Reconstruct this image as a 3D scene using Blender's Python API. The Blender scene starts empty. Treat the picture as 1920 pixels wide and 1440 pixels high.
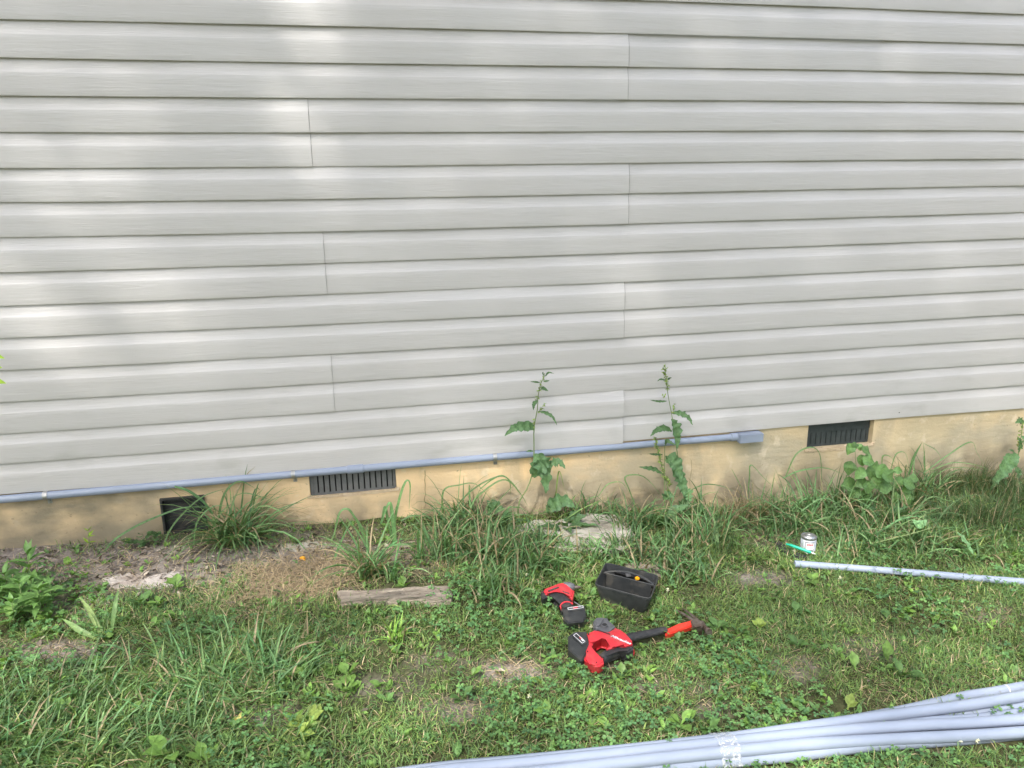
import bpy, bmesh, math, random
import numpy as np
from mathutils import Vector, Matrix

random.seed(7)
RNG = np.random.default_rng(7)
SC = bpy.context.scene
COL = SC.collection

# ------------------------------------------------------------------ camera
F, PITCH, YAW, ROLL, CD, CH = 1442.0, 0.263915, 0.203864, -0.0129031, 3.081179, 1.151638
_fw = np.array([math.sin(YAW)*math.cos(PITCH), math.cos(YAW)*math.cos(PITCH), -math.sin(PITCH)])
_r0 = np.array([math.cos(YAW), -math.sin(YAW), 0.0])
_u0 = np.cross(_r0, _fw)
_r = math.cos(ROLL)*_r0 + math.sin(ROLL)*_u0
_u = -math.sin(ROLL)*_r0 + math.cos(ROLL)*_u0
CAM = np.array([0.0, -CD, CH])
cd = bpy.data.cameras.new("camera")
cam = bpy.data.objects.new("camera", cd)
COL.objects.link(cam)
cam.matrix_world = Matrix(((_r[0], _u[0], -_fw[0], CAM[0]), (_r[1], _u[1], -_fw[1], CAM[1]),
                           (_r[2], _u[2], -_fw[2], CAM[2]), (0, 0, 0, 1)))
cd.sensor_width = 36.0
cd.lens = F/1920*36.0
cd.clip_start = 0.02
cd.clip_end = 500
SC.camera = cam

# ------------------------------------------------------------------ light
SUN_EL, SUN_AZ = math.radians(52), math.radians(212)     # compass-like: direction the sun stands in
w = bpy.data.worlds.new("World"); SC.world = w; w.use_nodes = True
nt = w.node_tree; nt.nodes.clear()
o = nt.nodes.new('ShaderNodeOutputWorld'); b = nt.nodes.new('ShaderNodeBackground')
s = nt.nodes.new('ShaderNodeTexSky'); s.sky_type = 'NISHITA'; s.sun_disc = False
s.sun_elevation = SUN_EL; s.sun_rotation = SUN_AZ
s.air_density = 1.0; s.dust_density = 3.0; s.ozone_density = 1.0
b.inputs[1].default_value = 0.15
hs = nt.nodes.new('ShaderNodeHueSaturation'); hs.inputs['Saturation'].default_value = .72     # thin white cloud over the blue
nt.links.new(s.outputs[0], hs.inputs['Color']); nt.links.new(hs.outputs[0], b.inputs[0]); nt.links.new(b.outputs[0], o.inputs[0])
ld = bpy.data.lights.new("sun", 'SUN'); ld.energy = 2.1; ld.angle = math.radians(2.4); ld.color = (1.0, 0.97, 0.92)
sun = bpy.data.objects.new("sun", ld); COL.objects.link(sun)
sd = Vector((math.sin(SUN_AZ)*math.cos(SUN_EL), math.cos(SUN_AZ)*math.cos(SUN_EL), math.sin(SUN_EL)))
sun.rotation_euler = sd.to_track_quat('Z', 'Y').to_euler(); sun.location = (0, -6, 8)
SC.view_settings.view_transform = 'Standard'; SC.view_settings.look = 'None'
SC.view_settings.exposure = 1.85; SC.view_settings.gamma = 1.0
SC.render.engine = 'CYCLES'
SC.cycles.max_bounces = 6; SC.cycles.transparent_max_bounces = 8
SC.cycles.use_denoising = True

# ------------------------------------------------------------------ geometry of the place
GX = [-40, -3.0, -1.41, -.83, -.2, .25, 1.1, 1.88, 2.64, 3.26, 6.0, 40]
GZ = [-.2, -.215, -.243, -.247, -.262, -.286, -.342, -.392, -.412, -.425, -.46, -.5]
def G(x, y):
    x = np.asarray(x, float); y = np.asarray(y, float)
    n = (.004*np.sin(7.1*x+2.3*y)+.004*np.sin(3.3*x-9.7*y+1.1)+.003*np.sin(15.1*x+11.3*y+.4)+.002*np.sin(31*x-23*y))
    near = np.exp(-((x-1)/5)**4-((y+1)/4)**4)
    return np.interp(x, GX, GZ) + n*near + .012*np.exp(-np.abs(y)/.10)*near
def ray(px, py):
    return (px-960)/F*_r-(py-720)/F*_u+_fw
def wp(px, py, y=0.0):
    v = ray(px, py); t = (y+CD)/v[1]
    return np.array([v[0]*t, y, CH+v[2]*t])
def gp(px, py, lift=0.0):
    v = ray(px, py); z = -.3
    for _ in range(14):
        t = (z-CH)/v[2]; x, y = v[0]*t, -CD+v[1]*t
        z = float(G(x, y))+lift
    return np.array([x, y, z])
def proj(P):
    d = np.asarray(P)-CAM
    f = d@_fw
    return 960+F*(d@_r)/f, 720-F*(d@_u)/f

# ------------------------------------------------------------------ tagging
def tag(o, label=None, cat=None, group=None, kind=None):
    if label: o['label'] = label
    if cat: o['category'] = cat
    if group: o['group'] = group
    if kind: o['kind'] = kind
    return o
def link(name, me, m=None, parent=None):
    o = bpy.data.objects.new(name, me); COL.objects.link(o)
    if m is not None:
        me.materials.clear(); me.materials.append(m)
    if parent is not None:
        o.parent = parent
        o.matrix_parent_inverse = Matrix.Translation(parent.location).inverted()
    return o
def empty(name, loc):
    o = bpy.data.objects.new(name, None); COL.objects.link(o); o.location = [float(c) for c in loc]
    o.empty_display_size = .05
    return o

# ------------------------------------------------------------------ materials
def pmat(name, c1, c2=None, scale=20, rough=.6, bump=0, bscale=60, stretch=(1, 1, 1), metal=0, spec=.5, c3=None, s3=3, f3=.5, coat=0):
    m = bpy.data.materials.new(name); m.use_nodes = True
    n, l = m.node_tree.nodes, m.node_tree.links
    p = n['Principled BSDF']
    p.inputs['Roughness'].default_value = rough; p.inputs['Metallic'].default_value = metal
    p.inputs['Specular IOR Level'].default_value = spec
    p.inputs['Coat Weight'].default_value = coat
    g = n.new('ShaderNodeNewGeometry')
    mp = n.new('ShaderNodeMapping'); mp.inputs['Scale'].default_value = stretch
    l.new(g.outputs['Position'], mp.inputs[0])
    c2 = c2 or tuple(v*.8 for v in c1)
    t = n.new('ShaderNodeTexNoise'); t.inputs['Scale'].default_value = scale; t.inputs['Detail'].default_value = 6
    l.new(mp.outputs[0], t.inputs[0])
    r = n.new('ShaderNodeValToRGB'); r.color_ramp.elements[0].position = .33; r.color_ramp.elements[1].position = .67
    r.color_ramp.elements[0].color = (*c1, 1); r.color_ramp.elements[1].color = (*c2, 1)
    l.new(t.outputs[0], r.inputs[0]); out = r.outputs[0]
    if c3:
        t3 = n.new('ShaderNodeTexNoise'); t3.inputs['Scale'].default_value = s3; t3.inputs['Detail'].default_value = 4
        l.new(mp.outputs[0], t3.inputs[0])
        r3 = n.new('ShaderNodeValToRGB'); r3.color_ramp.elements[0].position = f3-.08; r3.color_ramp.elements[1].position = f3+.12
        l.new(t3.outputs[0], r3.inputs[0])
        mx = n.new('ShaderNodeMix'); mx.data_type = 'RGBA'
        l.new(r3.outputs[0], mx.inputs[0]); l.new(out, mx.inputs[6]); mx.inputs[7].default_value = (*c3, 1)
        out = mx.outputs[2]
    l.new(out, p.inputs['Base Color'])
    if bump:
        tb = n.new('ShaderNodeTexNoise'); tb.inputs['Scale'].default_value = bscale; tb.inputs['Detail'].default_value = 5
        l.new(mp.outputs[0], tb.inputs[0])
        bb = n.new('ShaderNodeBump'); bb.inputs['Strength'].default_value = bump; bb.inputs['Distance'].default_value = .01
        l.new(tb.outputs[0], bb.inputs['Height']); l.new(bb.outputs[0], p.inputs['Normal'])
    return m
def leafmat(name, trans=.3, rough=.5, spec=.35, veins=0.25):
    m = bpy.data.materials.new(name); m.use_nodes = True
    n, l = m.node_tree.nodes, m.node_tree.links
    p = n['Principled BSDF']; out = n['Material Output']
    a = n.new('ShaderNodeAttribute'); a.attribute_name = 'tint'
    g = n.new('ShaderNodeNewGeometry')
    t = n.new('ShaderNodeTexNoise'); t.inputs['Scale'].default_value = 90; t.inputs['Detail'].default_value = 3
    l.new(g.outputs['Position'], t.inputs[0])
    mr = n.new('ShaderNodeMapRange'); mr.inputs[1].default_value = .3; mr.inputs[2].default_value = .7
    mr.inputs[3].default_value = 1-veins; mr.inputs[4].default_value = 1+veins
    l.new(t.outputs[0], mr.inputs[0])
    mx = n.new('ShaderNodeMix'); mx.data_type = 'RGBA'; mx.blend_type = 'MULTIPLY'; mx.inputs[0].default_value = 1
    l.new(a.outputs['Color'], mx.inputs[6]); l.new(mr.outputs[0], mx.inputs[7])
    l.new(mx.outputs[2], p.inputs['Base Color'])
    p.inputs['Roughness'].default_value = rough; p.inputs['Specular IOR Level'].default_value = spec
    tr = n.new('ShaderNodeBsdfTranslucent')
    br = n.new('ShaderNodeMix'); br.data_type = 'RGBA'; br.blend_type = 'MULTIPLY'; br.inputs[0].default_value = 1
    l.new(mx.outputs[2], br.inputs[6]); br.inputs[7].default_value = (1.25, 1.35, .6, 1)
    l.new(br.outputs[2], tr.inputs[0])
    ms = n.new('ShaderNodeMixShader'); ms.inputs[0].default_value = trans
    l.new(p.outputs[0], ms.inputs[1]); l.new(tr.outputs[0], ms.inputs[2]); l.new(ms.outputs[0], out.inputs[0])
    return m

M = {}
M['leaf'] = leafmat('leaf green')
M['dry'] = leafmat('dry straw', trans=.08, rough=.8, spec=.15, veins=.3)
M['pvc'] = pmat('grey pvc', (.29, .33, .41), (.265, .305, .38), scale=9, rough=.27, bump=.03, bscale=40, stretch=(1, 3, 3), spec=.5)
M['black'] = pmat('black plastic', (.022, .024, .025), (.036, .038, .038), scale=30, rough=.42, bump=.08, bscale=250, c3=(.075, .07, .06), s3=24, f3=.60)
M['rubber'] = pmat('black rubber', (.02, .02, .021), (.032, .032, .033), scale=60, rough=.62, bump=.3, bscale=300, c3=(.07, .065, .055), s3=26, f3=.62)
M['red'] = pmat('red plastic', (.60, .030, .042), (.54, .026, .036), scale=40, rough=.4, bump=.06, bscale=260, spec=.5, c3=(.40, .07, .065), s3=28, f3=.60)
M['orange'] = pmat('orange red fibreglass', (.72, .045, .022), (.62, .035, .02), scale=60, rough=.45, bump=.08, bscale=200)
M['gear'] = pmat('grey cast gearcase', (.13, .13, .135), (.17, .17, .175), scale=60, rough=.5, metal=.35, bump=.1, bscale=300)
M['steel'] = pmat('worn steel', (.26, .22, .19), (.15, .10, .07), scale=45, rough=.45, metal=.75, bump=.2, bscale=160)
M['zinc'] = pmat('zinc plated strap', (.5, .5, .49), (.36, .36, .35), scale=60, rough=.42, metal=.9, bump=.1, bscale=200)
M['white'] = pmat('white marking', (.8, .8, .8), (.7, .7, .7), rough=.5)
M['yellow'] = pmat('yellow plastic', (.85, .42, .02), (.8, .36, .01), rough=.4)
M['vent'] = pmat('grey painted vent', (.12, .125, .122), (.16, .162, .158), scale=30, rough=.65, bump=.2, bscale=120)
M['ventdark'] = pmat('dark vent', (.035, .045, .045), (.055, .065, .065), scale=25, rough=.6, bump=.2, bscale=120)
M['dark'] = pmat('dark void', (.012, .012, .012), (.02, .02, .02), rough=.9)
M['conc'] = pmat('weathered concrete', (.42, .385, .32), (.54, .50, .42), scale=14, rough=.9, bump=.8, bscale=50, c3=(.2, .17, .13), s3=7, f3=.58)
M['wood'] = pmat('weathered board', (.34, .29, .225), (.19, .15, .115), scale=9, rough=.9, bump=.7, bscale=30, stretch=(1, 9, 9), c3=(.07, .06, .045), s3=3, f3=.6)
M['bark'] = pmat('brown stem', (.16, .13, .06), (.22, .2, .08), rough=.8)
M['teal'] = pmat('green marker', (.0, .42, .26), (.0, .38, .22), rough=.35)

def siding_mat():
    m = bpy.data.materials.new('vinyl siding'); m.use_nodes = True
    n, l = m.node_tree.nodes, m.node_tree.links
    p = n['Principled BSDF']; p.inputs['Roughness'].default_value = .36; p.inputs['Specular IOR Level'].default_value = .5
    g = n.new('ShaderNodeNewGeometry')
    def noise(sc, scale, detail=4, dist=0):
        mp = n.new('ShaderNodeMapping'); mp.inputs['Scale'].default_value = scale
        l.new(g.outputs['Position'], mp.inputs[0])
        t = n.new('ShaderNodeTexNoise'); t.inputs['Scale'].default_value = sc; t.inputs['Detail'].default_value = detail
        t.inputs['Distortion'].default_value = dist
        l.new(mp.outputs[0], t.inputs[0]); return t.outputs[0]
    grain = noise(1, (11, 60, 230), 5, .9)
    grain2 = noise(1, (5.0, 20, 70), 4, 1.6)
    ad = n.new('ShaderNodeMath'); ad.operation = 'MULTIPLY_ADD'; ad.inputs[1].default_value = .6
    l.new(grain, ad.inputs[0]); l.new(grain2, ad.inputs[2])
    bb = n.new('ShaderNodeBump'); bb.inputs['Strength'].default_value = .45; bb.inputs['Distance'].default_value = .002
    l.new(ad.outputs[0], bb.inputs['Height']); l.new(bb.outputs[0], p.inputs['Normal'])
    # faded vinyl with faint chalking and grime lower down
    r = n.new('ShaderNodeValToRGB'); r.color_ramp.elements[0].position = .3; r.color_ramp.elements[1].position = .7
    r.color_ramp.elements[0].color = (.562, .535, .505, 1); r.color_ramp.elements[1].color = (.592, .567, .54, 1)
    l.new(noise(1.3, (1, 1, 3)), r.inputs[0])
    gr = n.new('ShaderNodeValToRGB'); gr.color_ramp.elements[0].position = .56; gr.color_ramp.elements[1].position = .8
    l.new(noise(5, (1, 1, 2.5), 6), gr.inputs[0])
    sx = n.new('ShaderNodeSeparateXYZ'); l.new(g.outputs['Position'], sx.inputs[0])
    mr = n.new('ShaderNodeMapRange'); mr.inputs[1].default_value = .5; mr.inputs[2].default_value = .0
    mr.inputs[3].default_value = 0; mr.inputs[4].default_value = .5
    l.new(sx.outputs[2], mr.inputs[0])
    mu = n.new('ShaderNodeMath'); mu.operation = 'MULTIPLY'; l.new(gr.outputs[0], mu.inputs[0]); l.new(mr.outputs[0], mu.inputs[1])
    mx = n.new('ShaderNodeMix'); mx.data_type = 'RGBA'; l.new(mu.outputs[0], mx.inputs[0])
    l.new(r.outputs[0], mx.inputs[6]); mx.inputs[7].default_value = (.36, .35, .30, 1)
    l.new(mx.outputs[2], p.inputs['Base Color'])
    return m
M['siding'] = siding_mat()

def found_mat():
    m = bpy.data.materials.new('painted foundation'); m.use_nodes = True
    n, l = m.node_tree.nodes, m.node_tree.links
    p = n['Principled BSDF']; p.inputs['Roughness'].default_value = .85; p.inputs['Specular IOR Level'].default_value = .25
    g = n.new('ShaderNodeNewGeometry')
    def noise(sc, scale=(1, 1, 1), detail=5, off=0):
        mp = n.new('ShaderNodeMapping'); mp.inputs['Scale'].default_value = scale; mp.inputs['Location'].default_value = (off, off, off)
        l.new(g.outputs['Position'], mp.inputs[0])
        t = n.new('ShaderNodeTexNoise'); t.inputs['Scale'].default_value = sc; t.inputs['Detail'].default_value = detail
        l.new(mp.outputs[0], t.inputs[0]); return t.outputs[0]
    def ramp(src, a, b_, ca, cb):
        r = n.new('ShaderNodeValToRGB'); r.color_ramp.elements[0].position = a; r.color_ramp.elements[1].position = b_
        r.color_ramp.elements[0].color = (*ca, 1); r.color_ramp.elements[1].color = (*cb, 1); l.new(src, r.inputs[0]); return r.outputs[0]
    def mix(f, a, b_):
        x = n.new('ShaderNodeMix'); x.data_type = 'RGBA'; l.new(f, x.inputs[0]); l.new(a, x.inputs[6])
        if isinstance(b_, tuple): x.inputs[7].default_value = (*b_, 1)
        else: l.new(b_, x.inputs[7])
        return x.outputs[2]
    def mul(a, b_):
        x = n.new('ShaderNodeMath'); x.operation = 'MULTIPLY'; l.new(a, x.inputs[0])
        if isinstance(b_, float): x.inputs[1].default_value = b_
        else: l.new(b_, x.inputs[1])
        return x.outputs[0]
    sx = n.new('ShaderNodeSeparateXYZ'); l.new(g.outputs['Position'], sx.inputs[0])
    base = ramp(noise(3.0), .35, .65, (.86, .61, .335), (.78, .58, .35))
    base = mix(ramp(noise(1.6, off=3.3), .5, .68, (0, 0, 0), (1, 1, 1)), base, (.62, .51, .33))
    # right part a duller, greyer coat
    mrx = n.new('ShaderNodeMapRange'); mrx.inputs[1].default_value = .9; mrx.inputs[2].default_value = 1.7; mrx.inputs[4].default_value = .6
    l.new(sx.outputs[0], mrx.inputs[0]); base = mix(mrx.outputs[0], base, (.52, .44, .28))
    base = mix(mul(ramp(noise(2.2, (1, 1, 1.5), off=21), .50, .64, (0,)*3, (1,)*3), .65), base, (.38, .35, .27))
    base = mix(mul(ramp(noise(7, (1, 1, .35), 7, off=5), .56, .68, (0,)*3, (1,)*3), .4), base, (.30, .27, .20))
    base = mix(mul(ramp(noise(16, (1, 1, 1), 7, off=15), .60, .70, (0,)*3, (1,)*3), .35), base, (.86, .74, .56))
    # left end mould
    mrl = n.new('ShaderNodeMapRange'); mrl.inputs[1].default_value = -.2; mrl.inputs[2].default_value = -1.0; mrl.inputs[4].default_value = .95
    l.new(sx.outputs[0], mrl.inputs[0])
    base = mix(mul(mrl.outputs[0], ramp(noise(5, (1, 1, 1.6), off=1), .35, .6, (.35,)*3, (1,)*3)), base, (.24, .21, .145))
    # damp soil splash near the ground
    mz = n.new('ShaderNodeMapRange'); mz.inputs[1].default_value = -.11; mz.inputs[2].default_value = -.28; mz.inputs[4].default_value = .95
    l.new(sx.outputs[2], mz.inputs[0])
    base = mix(mul(mz.outputs[0], ramp(noise(7, (1, 1, .7)), .36, .56, (0,)*3, (1,)*3)), base, (.25, .21, .145))
    # small dark dirt specks
    base = mix(mul(ramp(noise(60, off=9), .66, .74, (0,)*3, (1,)*3), .6), base, (.2, .16, .1))
    l.new(base, p.inputs['Base Color'])
    hb = n.new('ShaderNodeMath'); hb.operation = 'ADD'; l.new(noise(22, (1, 1, 2)), hb.inputs[0]); l.new(mul(noise(120), .25), hb.inputs[1])
    bb = n.new('ShaderNodeBump'); bb.inputs['Strength'].default_value = .6; bb.inputs['Distance'].default_value = .006
    l.new(hb.outputs[0], bb.inputs['Height']); l.new(bb.outputs[0], p.inputs['Normal'])
    return m
M['found'] = found_mat()
M['plaster'] = pmat('pale raw plaster', (.64, .50, .34), (.56, .42, .27), scale=30, rough=.9, bump=.8, bscale=60)
M['soil'] = leafmat('soil', trans=0, rough=.95, spec=.1, veins=.3)

# ------------------------------------------------------------------ mesh helpers
def mesh_np(name, V, polys, tint=None, smooth=True):
    """V (n,3); polys: list of index arrays (m,k)"""
    me = bpy.data.meshes.new(name)
    V = np.asarray(V, np.float32); me.vertices.add(len(V)); me.vertices.foreach_set('co', V.ravel())
    loops = np.concatenate([p.ravel() for p in polys]); starts = []; c = 0
    for p in polys:
        starts.append(np.arange(len(p))*p.shape[1]+c); c += p.size
    starts = np.concatenate(starts)
    me.loops.add(len(loops)); me.loops.foreach_set('vertex_index', loops.astype(np.int32))
    me.polygons.add(len(starts)); me.polygons.foreach_set('loop_start', starts.astype(np.int32))
    me.update(calc_edges=True)
    if smooth: me.polygons.foreach_set('use_smooth', np.ones(len(starts), bool))
    if tint is not None:
        a = me.attributes.new('tint', 'FLOAT_COLOR', 'POINT')
        T = np.ones((len(V), 4), np.float32); T[:, :3] = tint
        a.data.foreach_set('color', T.ravel())
    return me
class Acc:
    def __init__(s): s.V, s.T, s.P, s.n = [], [], [], 0
    def add(s, V, P, T):
        s.V.append(V); s.T.append(T); s.P += [p+s.n for p in P]; s.n += len(V)
    def build(s, name, m, parent=None):
        me = mesh_np(name, np.concatenate(s.V), s.P, np.concatenate(s.T))
        return link(name, me, m, parent)
GRASS = [.75, 1, .95, .8, .55, .06]
OVATE = [.12, .75, 1, .95, .6, .06]
SPAT = [.10, .13, .30, .85, 1, .9, .45, .08]
LANCE = [.15, .6, 1, .9, .55, .06]
def blades(acc, P, az, L, W, lean, curl, col, prof=GRASS, fold=.25, pw=1.3, twist=None, wav=0, clip=True, tipdry=0):
    """many ribbons at once. lean/curl in radians from the vertical"""
    N = len(P); S = len(prof); P = np.asarray(P, float)
    az, L, W, lean, curl = [np.broadcast_to(np.asarray(a, float), (N,)).copy() for a in (az, L, W, lean, curl)]
    col = np.broadcast_to(np.asarray(col, float), (N, 3))
    d = np.stack([np.cos(az), np.sin(az), 0*az], 1); sd_ = np.stack([-np.sin(az), np.cos(az), 0*az], 1)
    tw = RNG.normal(0, .5, N) if twist is None else np.broadcast_to(twist, (N,))
    pos = P.copy(); rows = []
    drift = RNG.normal(0, .12, N)
    for i in range(S):
        f = i/(S-1)
        th = lean+curl*f**pw
        T = np.sin(th)[:, None]*d+np.cos(th)[:, None]*np.array([0, 0, 1.0])+drift[:, None]*f*sd_
        nrm = -np.cos(th)[:, None]*d+np.sin(th)[:, None]*np.array([0, 0, 1.0])
        side = np.cos(tw*f)[:, None]*sd_+np.sin(tw*f)[:, None]*nrm
        if i: pos = pos+T*(L/(S-1))[:, None]
        if clip:
            g = G(pos[:, 0], pos[:, 1])+.004
            pos[:, 2] = np.maximum(pos[:, 2], g)
            pos[:, 1] = np.minimum(pos[:, 1], -.004) if clip != 2 else pos[:, 1]
        w_ = (W*prof[i]*.5)[:, None]
        wv = wav*np.sin(i*2.6+np.arange(N)*1.7)[:, None]*w_*nrm
        wv2 = wav*np.sin(i*2.6+2+np.arange(N)*1.3)[:, None]*w_*nrm
        rows.append(np.stack([pos-side*w_+nrm*w_*fold+wv, pos-nrm*w_*fold*.3, pos+side*w_+nrm*w_*fold+wv2], 1))
    V = np.stack(rows, 1).reshape(-1, 3)
    base = (np.arange(N)*S*3)[:, None]
    q = []
    for i in range(S-1):
        for j in (0, 1):
            a = i*3+j
            q.append(base+np.array([[a, a+1, a+4, a+3]]))
    q = np.concatenate(q)
    f = np.linspace(0, 1, S)[None, :, None, None]
    C = col[:, None, None, :]*(1+.0*f)*np.ones((1, S, 3, 1))
    mid = np.array([1.12, 1.1, .95])
    C[:, :, 1, :] *= mid
    pale = np.array([1.25, 1.2, 1.1]); C[:, 0] *= pale
    if tipdry: 
        dry = RNG.random(N) < tipdry
        C[dry, -1] = (.33, .26, .12); C[dry, -2] = C[dry, -2]*.5+np.array([.15, .12, .05])
    acc.add(V, [q], C.reshape(-1, 3))
def ribbon(acc, pts, W, col, prof=None, fold=.25, n=14, up=(0, -.6, 1), wav=0, seed=0):
    """a single blade or leaf along a 3-D path (Catmull-Rom through pts)"""
    pts = np.asarray(pts, float); k = len(pts)
    Q = np.vstack([2*pts[0]-pts[1], pts, 2*pts[-1]-pts[-2]])
    t = np.linspace(0, k-1, n); i = np.minimum(t.astype(int), k-2); f = (t-i)[:, None]
    p0, p1, p2, p3 = Q[i], Q[i+1], Q[i+2], Q[i+3]
    C = .5*(2*p1+(p2-p0)*f+(2*p0-5*p1+4*p2-p3)*f**2+(3*p1-p0-3*p2+p3)*f**3)
    T = np.gradient(C, axis=0); T /= np.linalg.norm(T, axis=1)[:, None]+1e-9
    upv = np.array(up, float); S_ = np.cross(T, upv); S_ /= np.linalg.norm(S_, axis=1)[:, None]+1e-6
    N_ = np.cross(S_, T)
    prof = prof or GRASS
    w_ = np.interp(np.linspace(0, 1, n), np.linspace(0, 1, len(prof)), prof)[:, None]*W/2
    r = np.random.default_rng(seed+int(abs(pts[0][0])*1000)); ph = r.uniform(0, 6, 2)
    ii = np.arange(n)[:, None]
    q = r.normal(0, 1, (4, n, 1)); wa = wav*w_*(.6*np.sin(ii*1.3+ph[0])+.45*q[0]); wb = wav*w_*(.6*np.sin(ii*1.1+ph[1])+.45*q[1])
    wl = w_*(1+.35*wav*(np.sin(ii*1.4+ph[1])+.6*q[2])); wr = w_*(1+.35*wav*(np.sin(ii*1.2+ph[0])+.6*q[3]))
    V = np.stack([C-S_*wl+N_*(fold*w_+wa), C-N_*fold*w_*.3, C+S_*wr+N_*(fold*w_+wb)], 1).reshape(-1, 3)
    q = np.array([[a*3+j, a*3+j+1, a*3+j+4, a*3+j+3] for a in range(n-1) for j in (0, 1)])
    cc = np.tile(np.asarray(col, float), (n*3, 1)); cc[1::3] *= (1.15, 1.12, 1.0)
    acc.add(V, [q], cc)
def tube_pts(pts, n=24):
    pts = np.asarray(pts, float); k = len(pts)
    Q = np.vstack([2*pts[0]-pts[1], pts, 2*pts[-1]-pts[-2]])
    t = np.linspace(0, k-1, n); i = np.minimum(t.astype(int), k-2); f = (t-i)[:, None]
    p0, p1, p2, p3 = Q[i], Q[i+1], Q[i+2], Q[i+3]
    return .5*(2*p1+(p2-p0)*f+(2*p0-5*p1+4*p2-p3)*f**2+(3*p1-p0-3*p2+p3)*f**3)
def tube(C, rad, seg=20, wall=None, cap=True, squash=1.0):
    """returns V, polys for a tube through points C; wall -> hollow open end"""
    C = np.asarray(C, float); n = len(C); rad = np.broadcast_to(np.asarray(rad, float), (n,))
    T = np.gradient(C, axis=0); T /= np.linalg.norm(T, axis=1)[:, None]
    up = np.array([0, 0, 1.0]) if abs(T[:, 2]).max() < .9 else np.array([0, 1.0, .2])
    A = np.cross(T, up); A /= np.linalg.norm(A, axis=1)[:, None]; B = np.cross(A, T)
    a = np.linspace(0, 2*math.pi, seg, endpoint=False)
    def ring(r): return C[:, None, :]+r[:, None, None]*(np.cos(a)[None, :, None]*A[:, None, :]+squash*np.sin(a)[None, :, None]*B[:, None, :])
    V = ring(rad).reshape(-1, 3)
    def quads(off, flip=False):
        i, j = np.meshgrid(np.arange(n-1), np.arange(seg), indexing='ij')
        q = np.stack([i*seg+j, i*seg+(j+1) % seg, (i+1)*seg+(j+1) % seg, (i+1)*seg+j], -1).reshape(-1, 4)+off
        return q[:, ::-1] if flip else q
    P = [quads(0)]
    if wall:
        V2 = ring(rad-wall).reshape(-1, 3); off = len(V); V = np.vstack([V, V2]); P.append(quads(off, True))
        for k, fl in ((0, True), (n-1, False)):
            j = np.arange(seg); q = np.stack([k*seg+j, k*seg+(j+1) % seg, off+k*seg+(j+1) % seg, off+k*seg+j], -1)
            P.append(q)
    elif cap:
        P.append(np.arange(seg)[None, ::-1]); P.append((np.arange(seg)+(n-1)*seg)[None])
    return V, P
def tube_obj(name, C, rad, m, parent=None, **k):
    V, P = tube(C, rad, **k)
    me = mesh_np(name, V, P)
    o = link(name, me, m, parent); autosharp(me); return o
def autosharp(me, ang=40):
    bm = bmesh.new(); bm.from_mesh(me)
    bm.normal_update()
    for e in bm.edges:
        if len(e.link_faces) == 2 and e.calc_face_angle(0) > math.radians(ang): e.smooth = False
    for f in bm.faces: f.smooth = True
    bm.to_mesh(me); bm.free()
def bm_obj(name, bm, m, parent=None, ang=35):
    me = bpy.data.meshes.new(name); bmesh.ops.recalc_face_normals(bm, faces=bm.faces)
    bm.to_mesh(me); bm.free(); autosharp(me, ang)
    return link(name, me, m, parent)
def add_prism(bm, low, high, bev=.003, seg=2):
    """low/high: lists of 3-D points, same length (bottom ring, top ring)"""
    vl = [bm.verts.new(p) for p in low]; vh = [bm.verts.new(p) for p in high]; n = len(low)
    fs = [bm.faces.new(vh), bm.faces.new(vl[::-1])]
    for i in range(n): fs.append(bm.faces.new((vl[i], vl[(i+1) % n], vh[(i+1) % n], vh[i])))
    if bev:
        es = list({e for f in fs[:1] for e in f.edges} | {e for e in fs[1].edges})
        try: bmesh.ops.bevel(bm, geom=es, offset=bev, segments=seg, affect='EDGES', clamp_overlap=True)
        except Exception: pass
def add_box(bm, lo, hi, bev=0):
    x0, y0, z0 = lo; x1, y1, z1 = hi
    add_prism(bm, [(x0, y0, z0), (x1, y0, z0), (x1, y1, z0), (x0, y1, z0)], [(x0, y0, z1), (x1, y0, z1), (x1, y1, z1), (x0, y1, z1)], bev)
def add_tube(bm, C, rad, **k):
    V, P = tube(C, rad, **k); vs = [bm.verts.new(v) for v in V]
    for p in P:
        for f in p:
            try: bm.faces.new([vs[i] for i in f])
            except ValueError: pass

def gauss(px, py, lst):
    f = np.zeros_like(px)
    for cx, cy, rx, ry, s_ in lst: f = np.maximum(f, s_*np.exp(-(((px-cx)/rx)**2+((py-cy)/ry)**2)**1.5))
    return f
BARE = [(270, 1060, 260, 52, 1.0), (60, 1050, 170, 45, .9), (560, 1040, 190, 50, .92), (760, 1040, 130, 40, .85), (545, 1090, 130, 40, .8),
        (960, 1262, 70, 26, .95), (850, 1335, 85, 26, .7), (100, 1222, 110, 24, .85), (1430, 1085, 70, 16, .8), (1640, 1215, 80, 22, .55),
        (1490, 1255, 60, 26, .5), (480, 1345, 90, 28, .6), (1400, 965, 90, 45, .6), (1440, 1012, 70, 22, .6), (700, 1290, 90, 26, .35), (1560, 1030, 30, 14, .5),
        (1260, 1290, 90, 22, .4), (1110, 1250, 60, 20, .3), (250, 1330, 60, 20, .35), (1850, 1150, 60, 20, .35), (650, 1200, 50, 18, .3), (820, 1240, 60, 20, .45), (1700, 1390, 60, 20, .3), (1320, 1330, 60, 18, .4), (130, 1150, 60, 30, .6)]
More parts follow.
